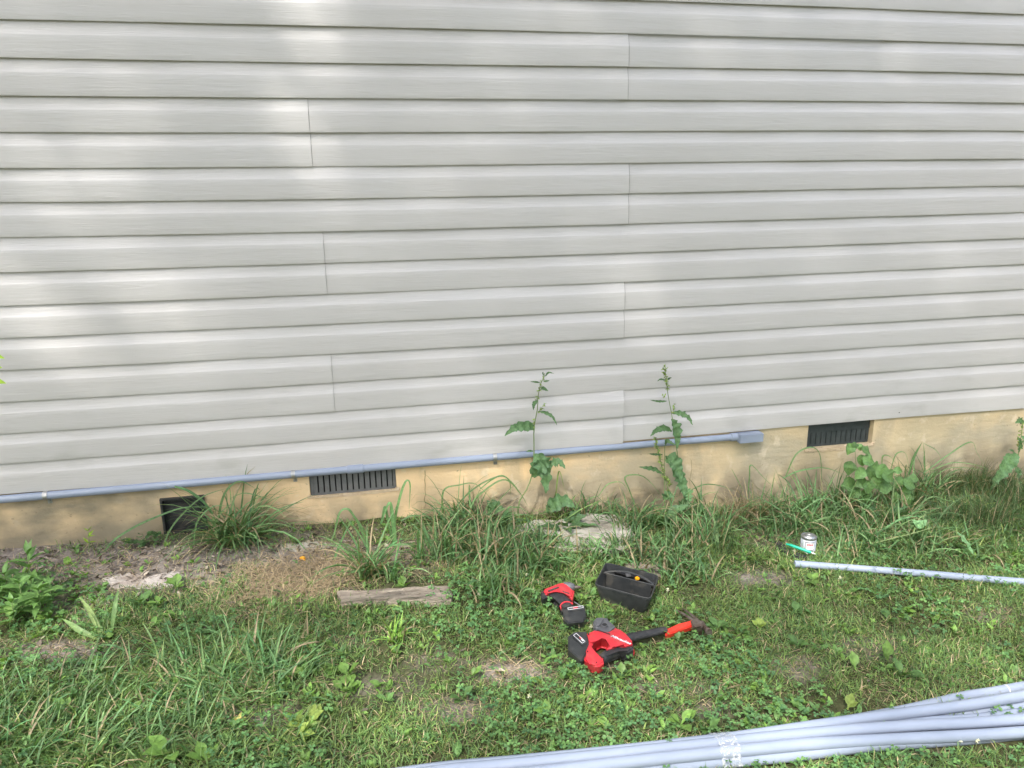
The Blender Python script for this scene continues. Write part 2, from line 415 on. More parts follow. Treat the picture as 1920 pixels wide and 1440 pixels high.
DRY = [(470, 1120, 120, 35, .8), (590, 1085, 120, 40, .9), (230, 1075, 170, 40, .35), (640, 1020, 150, 30, .5), (545, 1095, 130, 45, 1), (620, 1060, 130, 35, .7), (380, 1115, 70, 30, .6), (960, 1262, 70, 28, .9), (1395, 960, 80, 40, .9), (1430, 1010, 60, 22, .6), (480, 1150, 90, 40, .6), (110, 1225, 90, 24, .5), (1300, 1270, 200, 60, .3), (760, 1050, 110, 40, .7), (850, 1335, 70, 22, .5), (1700, 1300, 120, 60, .15)]
# ------------------------------------------------------------------ ground
def ground():
    def axis(lo, hi, nlo, nhi, fine, far):
        a = list(np.arange(nlo, nhi+1e-6, fine)); st = fine
        x = nhi
        while x < hi: st *= 1.35; x += st; a.append(min(x, hi))
        x = nlo; st = fine
        while x > lo: st *= 1.35; x -= st; a.insert(0, max(x, lo))
        return np.array(a)
    xs = axis(-60, 60, -2.6, 4.4, .022, 0); ys = axis(-60, 40, -2.9, .1, .022, 0)
    X, Y = np.meshgrid(xs, ys, indexing='ij'); Z = G(X, Y)
    n = RNG.normal(0, 1, X.shape); n = (n+np.roll(n, 1, 0)+np.roll(n, 1, 1)+np.roll(n, -1, 0))/4
    Z = Z+n*.004*np.exp(-((X-1)/4)**6-((Y+1.3)/3)**6)-.002
    V = np.stack([X, Y, Z], -1).reshape(-1, 3); ny = len(ys)
    i, j = np.meshgrid(np.arange(len(xs)-1), np.arange(ny-1), indexing='ij')
    q = np.stack([i*ny+j, (i+1)*ny+j, (i+1)*ny+j+1, i*ny+j+1], -1).reshape(-1, 4)
    px, py = proj(V); vis = (V[:, 1] > -3.0) & (np.abs(V[:, 0]) < 6); px = np.where(vis, px, 3000); py = np.where(vis, py, 3000)
    bare = np.clip(gauss(px, py, BARE)*1.15, 0, 1)[:, None]
    dirt = np.array([.255, .22, .19])*RNG.uniform(.75, 1.2, (len(V), 1)); that = np.array([.075, .078, .036])*RNG.uniform(.6, 1.3, (len(V), 1))
    o = link('ground', mesh_np('ground', V, [q], that*(1-bare)+dirt*bare), M['soil'])
    tag(o, 'brown soil ground under the lawn, bare in patches by the foundation', 'ground', kind='structure')
ground()

# ------------------------------------------------------------------ house wall
CO = .12
LINES = {0: [36,108,179,247,315,379,445,510.5,573.5,633.7,694,754,813.5,869.5,927],
 480: [44,113.7,181.7,248,312.7,374,435.7,496.7,556,612.7,670,726,781.7,833.3,887.7],
 1020: [60,125,187,246.7,307.3,366,424.3,479.3,535,588.3,641.3,691.3,742.3,792,842],
 1600: [72.7,130,188.7,244,300,353.3,406.7,457.7,509.3,558,606.7,653.3,701,745.7,790],
 1920: [83,138.7,193,245,297.3,347.7,397.7,446,495,541.7,588.3,633.3,679,721.7,765.7]}
RES = []
for k in range(15):
    xs_, zs_ = [], []
    for px in LINES:
        p = wp(px, LINES[px][14-k]); xs_.append(p[0]); zs_.append(p[2]-CO*k)
    RES.append((xs_, zs_))
def zline(k, x):
    base = CO*k
    kk = min(k, 14); r = RES[kk]
    # smooth interpolation of the sag measured along this course
    c = np.polyfit(r[0], r[1], 3)
    xx = np.clip(x, -1.5, 3.4)
    return base+np.polyval(c, xx)*(1 if k <= 14 else max(0, 1-.3*(k-14)))
house = empty('house', (1.5, .2, -.35))
tag(house, 'house wall of pale grey dutch lap vinyl siding on a yellow painted foundation', 'house')
SEAM = {0: wp(1168, 785)[0], 1: wp(624, 720)[0], 2: wp(1170, 590)[0], 3: wp(609, 495)[0], 4: wp(1178.5, 370)[0], 5: wp(581, 250)[0], 6: wp(1177.5, 125)[0], 7: wp(1675, 10)[0], 8: -.3, 9: 1.2, 10: -.2}
def siding():
    X0, X1 = -5.0, 8.0
    V, Q = [], []; cnt = 0
    # profile over one course: (fraction of course height, depth)  depth>0 is further into the wall
    PR = [(.012, .0138), (-.007, .0045), (-.003, .0004), (.012, .0), (.20, .0003), (.45, .0006), (.615, .0009), (.628, .0013), (.645, .0023), (.80, .0070), (.90, .0100), (1.0, .0128), (1.06, .0138)]
    for p, sx in SEAM.items():
        for side in (0, 1):
            a, b_ = (X0, sx) if side == 0 else (sx-.03, X1)
            xs = np.unique(np.concatenate([np.arange(a, b_, .04), [b_]]))
            for j in (2*p, 2*p+1):
                zb, zt = zline(j, xs), zline(j+1, xs)
                warp = .0012*np.sin(xs*3.1+p*2.3+j)+.0009*np.sin(xs*7.7+p*1.3+j*2.1)+.0006*np.sin(xs*14.3+j*4)
                off = -.0030 if side == 0 else .0004
                if side == 0: off = off-(.0035 if p % 2 == 0 else .0)*np.exp(-np.abs(xs-sx)/.12)
                if p == 0:
                    e = np.exp(-np.abs(xs-sx)/.35)
                    if side == 0: warp = warp-.005*e; zb = zb-.005*e*(j == 0)
                    else: zb = zb+.002*e*(j == 0)
                for (f, d) in PR:
                    z = zb+(zt-zb)*f
                    y = d+off+warp*(1-.5*(d/.0138))+.0008
                    V.append(np.stack([xs, y, z], 1))
                m = len(PR); n = len(xs)
                for r in range(m-1):
                    i = np.arange(n-1)
                    A = cnt+r*n+i
                    Q.append(np.stack([A, A+1, A+1+n, A+n], 1))
                cnt += m*n
                if side == 0:                       # the cut end of the overlapping panel
                    ends = [V[-m+q_][-1] for q_ in range(2, m)]
                    for e in ends:
                        V.append(np.array([e, e+[.0002, .0045, 0]]))
                    kk = len(PR)-2
                    for r in range(kk-1): Q.append(np.array([[cnt+2*r, cnt+2*r+1, cnt+2*r+3, cnt+2*r+2]]))
                    cnt += 2*kk
    me = mesh_np('siding', np.vstack(V), Q); autosharp(me, 22)
    link('siding', me, M['siding'], house)
siding()
def seam_shade():  # dark strips painted beside each seam for the shade of the panel gap
    m = pmat('seam gap shade', (.27, .255, .225), (.36, .34, .31), scale=60, rough=.9)
    PR2 = [(.0, .0), (.2, .0003), (.45, .0006), (.615, .0009), (.628, .0013), (.645, .0023), (.80, .0070), (.90, .0100), (.985, .0124)]
    for p, sx in SEAM.items():
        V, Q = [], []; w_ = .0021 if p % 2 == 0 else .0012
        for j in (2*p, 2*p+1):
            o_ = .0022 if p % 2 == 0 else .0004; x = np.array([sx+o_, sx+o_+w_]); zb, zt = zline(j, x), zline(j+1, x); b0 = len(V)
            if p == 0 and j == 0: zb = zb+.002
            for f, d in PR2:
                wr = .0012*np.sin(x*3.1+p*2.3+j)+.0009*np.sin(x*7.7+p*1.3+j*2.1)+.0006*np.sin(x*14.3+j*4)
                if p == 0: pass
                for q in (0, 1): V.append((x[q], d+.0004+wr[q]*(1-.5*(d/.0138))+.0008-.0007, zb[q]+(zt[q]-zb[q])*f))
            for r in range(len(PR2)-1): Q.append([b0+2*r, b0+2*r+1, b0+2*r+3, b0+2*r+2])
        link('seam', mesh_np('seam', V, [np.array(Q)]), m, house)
seam_shade()
# small holes knocked in the vinyl
for (px, py, r) in ((122, 856, .0045), (1686, 774, .003)):
    c = wp(px, py, -.002); bm = bmesh.new()
    ring = [(c[0]+r*math.cos(a)*1.3, c[1], c[2]+r*math.sin(a)*(1 if math.sin(a) > 0 else .3)) for a in np.linspace(0, 2*math.pi, 14)[:-1]]
    add_prism(bm, ring, [(x, y-.0006, z) for x, y, z in ring], 0)
    bm_obj('chipped_hole', bm, M['dark'], house)

YF = .014
def wf(px, py): return wp(px, py, YF)
V1 = (wf(580, 905)[0], wf(743, 900)[0], wf(583, 932)[2], -.004)
V2 = (wf(1514, 820)[0], wf(1637, 810)[0], wf(1515, 843)[2], .0)
BX = (wf(304, 965)[0], wf(387, 960)[0], wf(311, 1000)[2], wf(303, 934)[2])
def foundation():
    holes = sorted([V1, V2, BX])
    bm = bmesh.new(); zt, zb, yb = .03, -.75, .17
    xs = [-5.0]
    for h in holes: xs += [h[0], h[1]]
    xs.append(8.0)
    def face(x0, x1, z0, z1):
        nx = max(1, int((x1-x0)/.06)); nz = max(1, int((z1-z0)/.06))
        def pt(x, z):
            edge = min([1]+[max(abs(x-h[0]), 0) for h in holes]+[abs(x-h[1]) for h in holes])
            return (x, YF+(.0022*math.sin(x*5.3+z*9)+.0016*math.sin(x*13.7-z*21+1))*(1 if edge > .02 else 0), z)
        vs = [[bm.verts.new(pt(x0+(x1-x0)*i/nx, z0+(z1-z0)*j/nz)) for j in range(nz+1)] for i in range(nx+1)]
        for i in range(nx):
            for j in range(nz): bm.faces.new((vs[i][j], vs[i+1][j], vs[i+1][j+1], vs[i][j+1]))
    for i in range(0, len(xs)-1, 2): face(xs[i], xs[i+1], zb, zt)
    for (a, b_, z0, z1) in holes:
        face(a, b_, zb, z0)
        if z1 < zt-.005: face(a, b_, z1, zt)
        d = YF+.055
        for q in (((a, YF, z0), (a, YF, z1), (a, d, z1), (a, d, z0)), ((b_, YF, z0), (b_, YF, z1), (b_, d, z1), (b_, d, z0)),
                  ((a, YF, z0), (b_, YF, z0), (b_, d, z0), (a, d, z0)), ((a, YF, z1), (b_, YF, z1), (b_, d, z1), (a, d, z1))):
            bm.faces.new([bm.verts.new(p) for p in q])
    me = bpy.data.meshes.new('foundation'); bm.to_mesh(me); bm.free(); autosharp(me)
    link('foundation', me, M['found'], house)
foundation()
def plaster_lip(name, a, b_, z, th, seed):
    r = random.Random(seed); bm = bmesh.new(); n = 34; up, dn = [], []
    for i in range(n+1):
        x = a-.012+(b_-a+.024)*i/n
        up.append((x, z+.004*r.random()+(.008 if i < 2 or i > n-2 else 0)))
        dn.append((x, z-th*(.5+.5*r.random())*math.sin(math.pi*min(max(i/n, .06), .94))**.4))
    ring = dn+up[::-1]
    add_prism(bm, [(x, YF+.004, zz) for x, zz in ring], [(x, YF-.004-.002*r.random(), zz) for x, zz in ring], .0015)
    return bm_obj(name, bm, M['plaster'], house, 60)
plaster_lip('plaster_edge', V1[0], V1[1], V1[2], .012, 3)
plaster_lip('plaster_edge', V2[0], V2[1], V2[2], .020, 5)
def vent(rect, m, depth, nslot, topflat, label):
    a, b_, z0, z1 = rect; y = YF+depth; t = empty('foundation_vent', ((a+b_)/2, y, z0))
    t.parent = house; t.matrix_parent_inverse = Matrix.Translation(house.location).inverted(); tag(t, label)
    bm = bmesh.new(); zt = z1-(z1-z0)*topflat; w_ = (b_-a)/nslot
    add_box(bm, (a+.001, y+.012, z0+.001), (b_-.001, y+.014, z1))
    o1 = bm_obj('vent_back', bm, M['dark'], t)
    bm = bmesh.new()
    add_box(bm, (a+.001, y, z0-.003), (b_-.001, y+.006, z0+.010), .001)
    add_box(bm, (a+.001, y-.002, zt), (b_-.001, y+.006, z1-.001), .001)
    add_box(bm, (a+.001, y, z0+.010), (a+w_*.55, y+.006, zt), .001)
    add_box(bm, (b_-w_*.55, y, z0+.010), (b_-.001, y+.006, zt), .001)
    bm_obj('vent_frame', bm, m, t)
    bm = bmesh.new()
    for i in range(1, nslot):
        x = a+w_*i
        add_prism(bm, [(x-w_*.46, y+.003, z0+.009), (x+w_*.30, y-.001, z0+.009), (x+w_*.30, y+.003, z0+.009), (x-w_*.46, y+.006, z0+.009)],
                  [(x-w_*.46, y+.003, zt+.001), (x+w_*.30, y-.001, zt+.001), (x+w_*.30, y+.003, zt+.001), (x-w_*.46, y+.006, zt+.001)], .0006, 1)
    bm_obj('slat', bm, m, t)
vent(V1, M['vent'], .012, 15, .18, 'long grey foundation vent behind the conduit pipe')
vent(V2, M['ventdark'], .03, 13, .42, 'dark foundation vent under the siding behind the bushy weed')
def crawl_box():
    a, b_, z0, z1 = BX; y = YF
    t = empty('crawl_space_cover', ((a+b_)/2, y, z0)); t.parent = house
    t.matrix_parent_inverse = Matrix.Translation(house.location).inverted(); tag(t, 'square black plastic cover set in the foundation behind tall grass')
    bm = bmesh.new(); th = .008
    add_box(bm, (a, y-.012, z0), (a+th, y+.04, z1), .0015); add_box(bm, (b_-th, y-.012, z0), (b_, y+.04, z1), .0015)
    add_box(bm, (a+th, y-.012, z1-th), (b_-th, y+.04, z1), .0015); add_box(bm, (a+th, y-.012, z0), (b_-th, y+.04, z0+th), .0015)
    bm_obj('frame', bm, M['black'], t)
    bm = bmesh.new(); add_box(bm, (a+th, y+.020, z0+th), (b_-th, y+.024, z1-th))
    add_box(bm, (a+.03, y+.014, z0+.02), (b_-.03, y+.020, z1-.03), .002)
    bm_obj('panel', bm, M['black'], t)
crawl_box()
# crack in the foundation paint
bm = bmesh.new(); r_ = random.Random(4)
pts = [wf(797+2*r_.random()*(1 if i % 2 else -1), 882+i*9) for i in range(9)]
add_tube(bm, [(p[0], YF-.0008, p[2]) for p in pts], .0009, seg=6)
bm_obj('crack', bm, M['bark'], house); bm = bmesh.new()
pts = [wf(*q) for q in ((1296, 862), (1297, 880), (1293, 900), (1294, 920), (1291, 935))]
add_tube(bm, [(p[0], YF-.0008, p[2]) for p in pts], .0007, seg=6)
bm_obj('crack', bm, M['bark'], house)

# ------------------------------------------------------------------ conduit along the siding edge
RP = .0156; YP = YF-RP-.002
cond = empty('conduit_run', (.5, YP, -.02))
tag(cond, 'grey plastic conduit strapped to the foundation just below the siding', 'conduit')
def pz(x): return float(np.interp(x, [-5, wp(0, 936)[0], wp(480, 895)[0], wp(1020, 849)[0], wp(1370, 819)[0]], [-.02, wp(0, 936.5, YP)[2], wp(480, 895, YP)[2], wp(1020, 849.3, YP)[2], wp(1370, 819.8, YP)[2]]))
xe = wp(1374, 819, YP)[0]
xs = np.linspace(-4.5, xe, 90)
zz = np.array([pz(x) for x in xs]); zz = np.convolve(np.pad(zz, 6, 'edge'), np.ones(13)/13, 'valid')
tube_obj('pipe', np.stack([xs, 0*xs+YP+.0010*np.sin(xs*2.2), zz], 1), RP, M['pvc'], cond, seg=28)
def pipe_at(px):
    x = wp(px, 880, YP)[0]; return x, float(np.interp(x, xs, zz))
x1, z1_ = pipe_at(651); x2, z2_ = pipe_at(682)
tube_obj('coupling', [(x1, YP, z1_), (x1+.002, YP, z1_), (x2-.002, YP, z2_), (x2, YP, z2_)], [RP+.0012, RP+.0032, RP+.0032, RP+.0012], M['pvc'], cond, seg=28)
for px in (77, 549, 928):
    x, z = pipe_at(px); bm = bmesh.new(); a = np.linspace(-.35*math.pi, 1.12*math.pi, 16)
    for w0 in (0,):
        rin, rout = RP+.0006, RP+.0022
        ring_i = [(YP-rin*math.sin(t), z+rin*math.cos(t)) for t in np.linspace(-.1*math.pi, 1.05*math.pi, 14)]
        ring_o = [(YP-rout*math.sin(t), z+rout*math.cos(t)) for t in np.linspace(-.1*math.pi, 1.05*math.pi, 14)]
        for k in range(13):
            c = [ring_i[k], ring_i[k+1], ring_o[k+1], ring_o[k]]
            for q in ((ring_o[k], ring_o[k+1]), ):
                bm.faces.new([bm.verts.new(p) for p in ((x-.008, *q[0]), (x+.008, *q[0]), (x+.008, *q[1]), (x-.008, *q[1]))])
            for sx_ in (-.008, .008):
                bm.faces.new([bm.verts.new((x+sx_, *p)) for p in c])
        bmesh.ops.remove_doubles(bm, verts=bm.verts, dist=.00005)
    zb = z-RP
    add_box(bm, (x-.007+.004, YF-.0035, zb-.024), (x+.009+.004, YF-.0008, zb+.003), .0006)
    so = bm_obj('strap', bm, M['zinc'], cond, 50)
    tube_obj('screw', [(x+.005, YF-.008, zb-.014), (x+.005, YF-.004, zb-.014)], [.004, .0055], M['zinc'], so, seg=10)
# end fitting: access body with cover screw
xa, xb = wp(1381, 820, YP)[0], wp(1425, 815, YP)[0]
zc = float(zz[-1]); bm = bmesh.new()
add_box(bm, (xa, YP-.030, zc-.024), (xb, YF-.001, zc+.018), .003)
fb = bm_obj('access_body', bm, M['pvc'], cond)
bm = bmesh.new(); add_box(bm, (xa+.002, YP-.0345, zc-.0225), (xb-.002, YP-.0302, zc+.0165), .0012)
bm_obj('cover', bm, M['pvc'], fb)
tube_obj('hub', [(xe-.012, YP, zc), (xe-.010, YP, zc), (xa+.001, YP, zc)], [RP+.001, RP+.0042, RP+.0042], M['pvc'], fb, seg=24)
tube_obj('screw', [(xb-.001, YP-.008, zc), (xb+.005, YP-.008, zc)], .0035, M['pvc'], fb, seg=10)

# ------------------------------------------------------------------ loose pipes
def pipe(px_pts, label, group=None, r=RP, lifts=None, ext=None, seg=28, n=40):
    P = [gp(x, y, r+(lifts[i] if lifts else 0)) for i, (x, y) in enumerate(px_pts)]
    if ext:                                   # carry on straight beyond the frame, following the ground
        d = P[0]-P[1]; d = d/np.linalg.norm(d); q = P[0]+d*ext[0]; q[2] = G(q[0], q[1])+r+(lifts[0] if lifts else 0); P.insert(0, q)
        d = P[-1]-P[-2]; d = d/np.linalg.norm(d)
        if ext[1]: q = P[-1]+d*ext[1]; q[2] = G(q[0], q[1])+r+(lifts[-1] if lifts else 0); P.append(q)
    C = tube_pts(P, n)
    # keep bends gentle
    for _ in range(6): C[1:-1] = (C[:-2]+2*C[1:-1]+C[2:])/4
    o = tube_obj('conduit_pipe', C, r, M['pvc'], seg=seg, wall=.0028)
    tag(o, label, 'pipe', group); return o, C
GB = 'loose grey conduit pipes taped in a bundle'
bundle = [
 ('furthest pipe of the taped bundle, with a white printed ring near the right edge', [(1920, 1288), (1812, 1305), (1700, 1332), (1550, 1359), (1400, 1383), (1120, 1413), (900, 1434), (740, 1452)], [0, 0, 0, 0, 0, 0, 0, 0]),
 ('grey pipe along the top of the taped bundle on its wall side', [(1920, 1305), (1720, 1334), (1520, 1362), (1380, 1383), (1120, 1413), (900, 1435), (740, 1453)], [.030, .028, .022, .018, .012, .01, .01]),
 ('grey pipe sunk in the taped bundle, showing between the upper pipes at the right', [(1920, 1324), (1720, 1349), (1600, 1362), (1450, 1380), (1300, 1396), (1120, 1420), (940, 1440)], [0, 0, 0, 0, 0, 0, 0]),
 ('grey pipe mostly hidden in the taped bundle, its side showing only at the right edge', [(1920, 1338), (1760, 1352), (1600, 1372), (1450, 1392), (1300, 1408), (1120, 1436), (1000, 1450)], [0, 0, 0, 0, 0, 0, 0]),
 ('grey pipe running along the middle top of the taped bundle', [(1920, 1349), (1720, 1360), (1520, 1375), (1370, 1391), (1120, 1418), (900, 1440), (780, 1453)], [.028, .028, .028, .028, .026, .024, .024]),
 ('nearest long pipe of the taped bundle, passing over the lowest one', [(1920, 1373), (1720, 1384), (1520, 1395), (1403, 1406), (1250, 1421), (1120, 1436), (1000, 1450)], [.016, .018, .024, .026, .026, .026, .026]),
 ('lowest pipe of the taped bundle, splaying out towards the camera', [(1920, 1376), (1645, 1397), (1520, 1413), (1400, 1425), (1280, 1436), (1100, 1456)], [-.002, 0, 0, 0, 0, 0]),
]
BC = []
for lab, pts, lf in bundle:
    o, C = pipe(pts, lab, GB, lifts=lf, ext=(1.2, .9), n=60); BC.append(C)
# printed ring on the furthest pipe
p = gp(1878, 1295, RP); q = gp(1880, 1294.6, RP)
d = (q-p)/np.linalg.norm(q-p)
C0 = BC[0]; k = int(np.argmin(np.linalg.norm(C0-p, axis=1))); d = C0[k+1]-C0[k-1]; d /= np.linalg.norm(d)
far_pipe = [o for o in COL.objects if o.name == 'conduit_pipe'][0]
ro = tube_obj('printed_ring', [C0[k]-d*.0018, C0[k]+d*.0018], RP+.0005, M['white'], far_pipe, seg=24, cap=False)

# single pipe in the grass on the right
o, _ = pipe([(1920, 1091), (1800, 1081), (1650, 1069), (1490, 1057)], 'single grey pipe lying alone in the grass beside the small can', None, r=.0138, lifts=[.008, .008, .008, .008], ext=(1.6, 0))

# clear tape
def tape():
    m = bpy.data.materials.new('clear tape'); m.use_nodes = True; n, l = m.node_tree.nodes, m.node_tree.links
    p = n['Principled BSDF']; p.inputs['Base Color'].default_value = (.85, .87, .88, 1); p.inputs['Roughness'].default_value = .15
    g = n.new('ShaderNodeNewGeometry')
    t = n.new('ShaderNodeTexNoise'); t.inputs['Scale'].default_value = 120; t.inputs['Detail'].default_value = 4; l.new(g.outputs['Position'], t.inputs[0])
    r = n.new('ShaderNodeValToRGB'); r.color_ramp.elements[0].position = .42; r.color_ramp.elements[1].position = .66
    r.color_ramp.elements[0].color = (.07,)*3+(1,); r.color_ramp.elements[1].color = (.62,)*3+(1,); l.new(t.outputs[0], r.inputs[0])
    l.new(r.outputs[0], p.inputs['Alpha'])
    bb = n.new('ShaderNodeBump'); bb.inputs['Strength'].default_value = .8; bb.inputs['Distance'].default_value = .004
    l.new(t.outputs[0], bb.inputs['Height']); l.new(bb.outputs[0], p.inputs['Normal'])
    # hull around the bundle's section at the tape
    A = gp(1362, 1400, .04)
    secs = [C[int(np.argmin(np.linalg.norm(C-A, axis=1)))] for C in BC]
    ax = BC[4]; k = int(np.argmin(np.linalg.norm(ax-A, axis=1))); d = ax[k+1]-ax[k-1]; d /= np.linalg.norm(d)
    side = np.cross([0, 0, 1], d); side /= np.linalg.norm(side); up = np.cross(d, side)
    ce = np.mean(secs, 0)
    ang = np.linspace(0, 2*math.pi, 72, endpoint=False); prof = []
    for a in ang:
        u = side*math.cos(a)+up*math.sin(a)
        prof.append(max((s_-ce)@u+RP for s_ in secs)+.0012)
    prof = np.array(prof)
    X = []
    ws = np.linspace(-.026, .030, 12); r_ = np.random.default_rng(3)
    for w_ in ws:
        # support function -> boundary point
        h = prof; dh = (np.roll(h, -1)-np.roll(h, 1))/(ang[1]-ang[0])/2
        for i, a in enumerate(ang):
            u = side*math.cos(a)+up*math.sin(a); v = -side*math.sin(a)+up*math.cos(a)
            X.append(ce+u*(h[i]+r_.normal(0, .0009))+v*dh[i]+d*(w_+.006*math.sin(a*2)+r_.normal(0, .0012)))
    n_ = 72; i, j = np.meshgrid(np.arange(len(ws)-1), np.arange(n_), indexing='ij')
    q = np.stack([i*n_+j, i*n_+(j+1) % n_, (i+1)*n_+(j+1) % n_, (i+1)*n_+j], -1).reshape(-1, 4)
    o = link('clear_tape', mesh_np('clear_tape', X, [q]), m)
    tag(o, 'crinkled clear tape wound round the bundle of grey pipes', 'tape')
tape()

# ------------------------------------------------------------------ tools; (zx,zy) are outline coordinates on the ground around them
ZS = 1920/380.0
TH = 1.0
def tp(zx, zy, h=0.0):
    h = h*TH
    return gp(980+zx/ZS, 1020+zy/ZS, h)
HS = .74                                     # how thick the tools are against their first estimate
def flat_poly(poly, hm, h0, h1):
    c = [tp(x, y, h1) for x, y in poly]; d = [tp(x, y, h0) for x, y in poly]
    g = float(np.mean([p[2]-h1*TH for p in c])); h0, h1 = h0*TH, h1*TH
    return [(p[0]*.72+q[0]*.28, p[1]*.72+q[1]*.28, g+h0) for p, q in zip(c, d)], [(p[0], p[1], g+h1) for p in c]
def tool_poly(name, polys, m, parent, bev=.004, seg=3):
    bm = bmesh.new()
    for (poly, hm, h0, h1) in polys:
        lo, hi = flat_poly(poly, hm, h0, h1); b2 = bmesh.new(); add_prism(b2, lo, hi, bev, seg)
        me = bpy.data.meshes.new('t'); b2.to_mesh(me); b2.free(); bm.from_mesh(me); bpy.data.meshes.remove(me)
    return bm_obj(name, bm, m, parent, 32)
def text_on(txt, name, centre, right, up, size, m, parent, shear=.0, lift=.0004, depth=.0003):
    cu = bpy.data.curves.new('t', 'FONT'); cu.body = txt; cu.size = size; cu.align_x = 'CENTER'; cu.align_y = 'CENTER'; cu.shear = shear; cu.extrude = depth
    cu.offset = size*.01
    to = bpy.data.objects.new('t', cu); COL.objects.link(to)
    bpy.context.view_layer.update()
    me = bpy.data.meshes.new_from_object(to.evaluated_get(bpy.context.evaluated_depsgraph_get())); bpy.data.objects.remove(to); bpy.data.curves.remove(cu)
    R_ = Vector(right).normalized(); U_ = Vector(up); U_ = (U_-R_*U_.dot(R_)).normalized(); N_ = R_.cross(U_)
    mt = Matrix(((R_.x, U_.x, N_.x, centre[0]+N_.x*lift), (R_.y, U_.y, N_.y, centre[1]+N_.y*lift), (R_.z, U_.z, N_.z, centre[2]+N_.z*lift), (0, 0, 0, 1)))
    me.transform(mt)
    return link(name, me, m, parent)

TH = .86
HS = 1.0
# rotary hammer (red, nearest)
LB = .012                                    # the tool rides on the grass
rot = empty('rotary_hammer', tp(800, 960, 0)); tag(rot, 'red and black cordless rotary hammer lying on its side beside the claw hammer', 'power tool')
body = tool_poly('body', [
  ([(600, 838), (680, 805), (745, 830), (820, 848), (880, 785), (920, 820), (975, 862), (1035, 920), (1040, 958), (965, 975), (900, 962), (850, 978), (795, 988), (828, 935), (800, 888), (740, 872), (690, 898), (650, 935), (610, 905)], .055, LB, .072),
  ([(600, 900), (650, 930), (648, 955), (670, 975), (668, 1022), (760, 1078), (768, 1130), (728, 1153), (682, 1150), (645, 1116), (585, 1078), (582, 1000), (630, 972)], .050, LB, .060)],
  M['red'], rot, .006, 3)
tool_poly('motor_rib', [([(880, 812), (905, 806), (1005, 905), (985, 915)], .078, .070, .0735), ([(945, 850), (975, 845), (1035, 915), (1015, 925)], .07, .06, .0732)], M['red'], rot, .002)
gear = tool_poly('gearcase', [([(668, 760), (672, 722), (700, 694), (755, 690), (790, 714), (832, 732), (868, 765), (886, 800), (848, 832), (808, 850), (745, 832), (700, 806), (676, 800)], .055, LB+.008, .068),
                              ([(668, 745), (680, 712), (712, 690), (755, 692), (780, 712), (760, 760), (720, 790), (680, 778)], .058, LB+.004, .076)], M['gear'], rot, .007, 3)
c = tp(775, 775, .070)
tube_obj('bore_ring', [c+np.array([0, 0, -.012]), c+np.array([0, 0, .0045])], .0105, M['gear'], gear, seg=22)
tube_obj('bore', [c+np.array([0, 0, .003]), c+np.array([0, 0, .0052])], .0078, M['dark'], gear, seg=22)
gc = [tp(745, 1098, .040), tp(800, 1058, .040), tp(860, 1030, .040), tp(920, 1008, .040), tp(965, 1000, .040)]
tube_obj('grip', tube_pts(gc, 22), np.interp(np.linspace(0, 1, 22), [0, .15, .4, .7, 1], [.014, .016, .0165, .018, .021])*(1+.03*np.sin(np.arange(22)*2.2)), M['rubber'], rot, seg=22)
e0, e1 = tp(935, 1040, .036), tp(1005, 1010, .036); d = (e1-e0)/np.linalg.norm(e1-e0)
hs = tube_obj('chuck_collar', [e0, e0+d*.006, e1-d*.004, e1], [.021, .0245, .0245, .021], M['black'], rot, seg=28)
tube_obj('red_band', [e1-d*.001, e1+d*.004], [.0235, .022], M['red'], hs, seg=28)
tool_poly('trigger_guard', [([(828, 985), (905, 965), (985, 975), (1045, 948), (1050, 1000), (1000, 1030), (900, 1010), (800, 1040), (765, 1060), (750, 1040)], .05, .02, .062)], M['rubber'], rot, .005)
bat = tool_poly('battery', [([(428, 880), (486, 845), (600, 842), (640, 955), (570, 1085), (548, 1085), (432, 985)], .045, LB-.004, .062),
                            ([(450, 870), (500, 850), (590, 850), (622, 940), (560, 960)], .065, .055, .068)], M['black'], rot, .004)
def label_frame(parent, quad, hm, m=M['white'], w_=.0016):
    c = [tp(x, y, hm) for x, y in quad]; g = float(np.mean([p[2] for p in c]))
    bm = bmesh.new(); pts = [(p[0], p[1], g) for p in c]
    for i in range(4):
        a, b_ = np.array(pts[i]), np.array(pts[(i+1) % 4]); add_tube(bm, [a, (a+b_)/2, b_], w_/2, seg=6)
    return bm_obj('label_frame', bm, m, parent)
label_frame(bat, [(482, 868), (508, 852), (592, 918), (566, 934)], .0685)
tool_poly('label_mark', [([(505, 868), (514, 863), (540, 882), (530, 889)], .0685, .0675, .0690), ([(552, 902), (560, 897), (580, 912), (570, 920)], .0685, .0675, .0690)], M['white'], bat, 0)
tool_poly('label_accent', [([(535, 886), (543, 881), (558, 893), (549, 900)], .0685, .0675, .0690)], M['red'], bat, 0)
tool_poly('stripe', [([(446, 968), (452, 962), (546, 1040), (540, 1052)], .040, .028, .0445)], M['red'], bat, .0005, 1)
a, b_ = tp(862, 878, .074), tp(1000, 946, .074); ce = (a+b_)/2; zt = max(v.co.z for v in body.data.vertices)+.0004
text_on('Milwaukee', 'lettering', (ce[0], ce[1], zt), (b_-a)*np.array([1, 1, 0]), np.cross([0, 0, 1], (b_-a)*np.array([1, 1, 0])), .0165, M['white'], rot, shear=.25, lift=.0002)

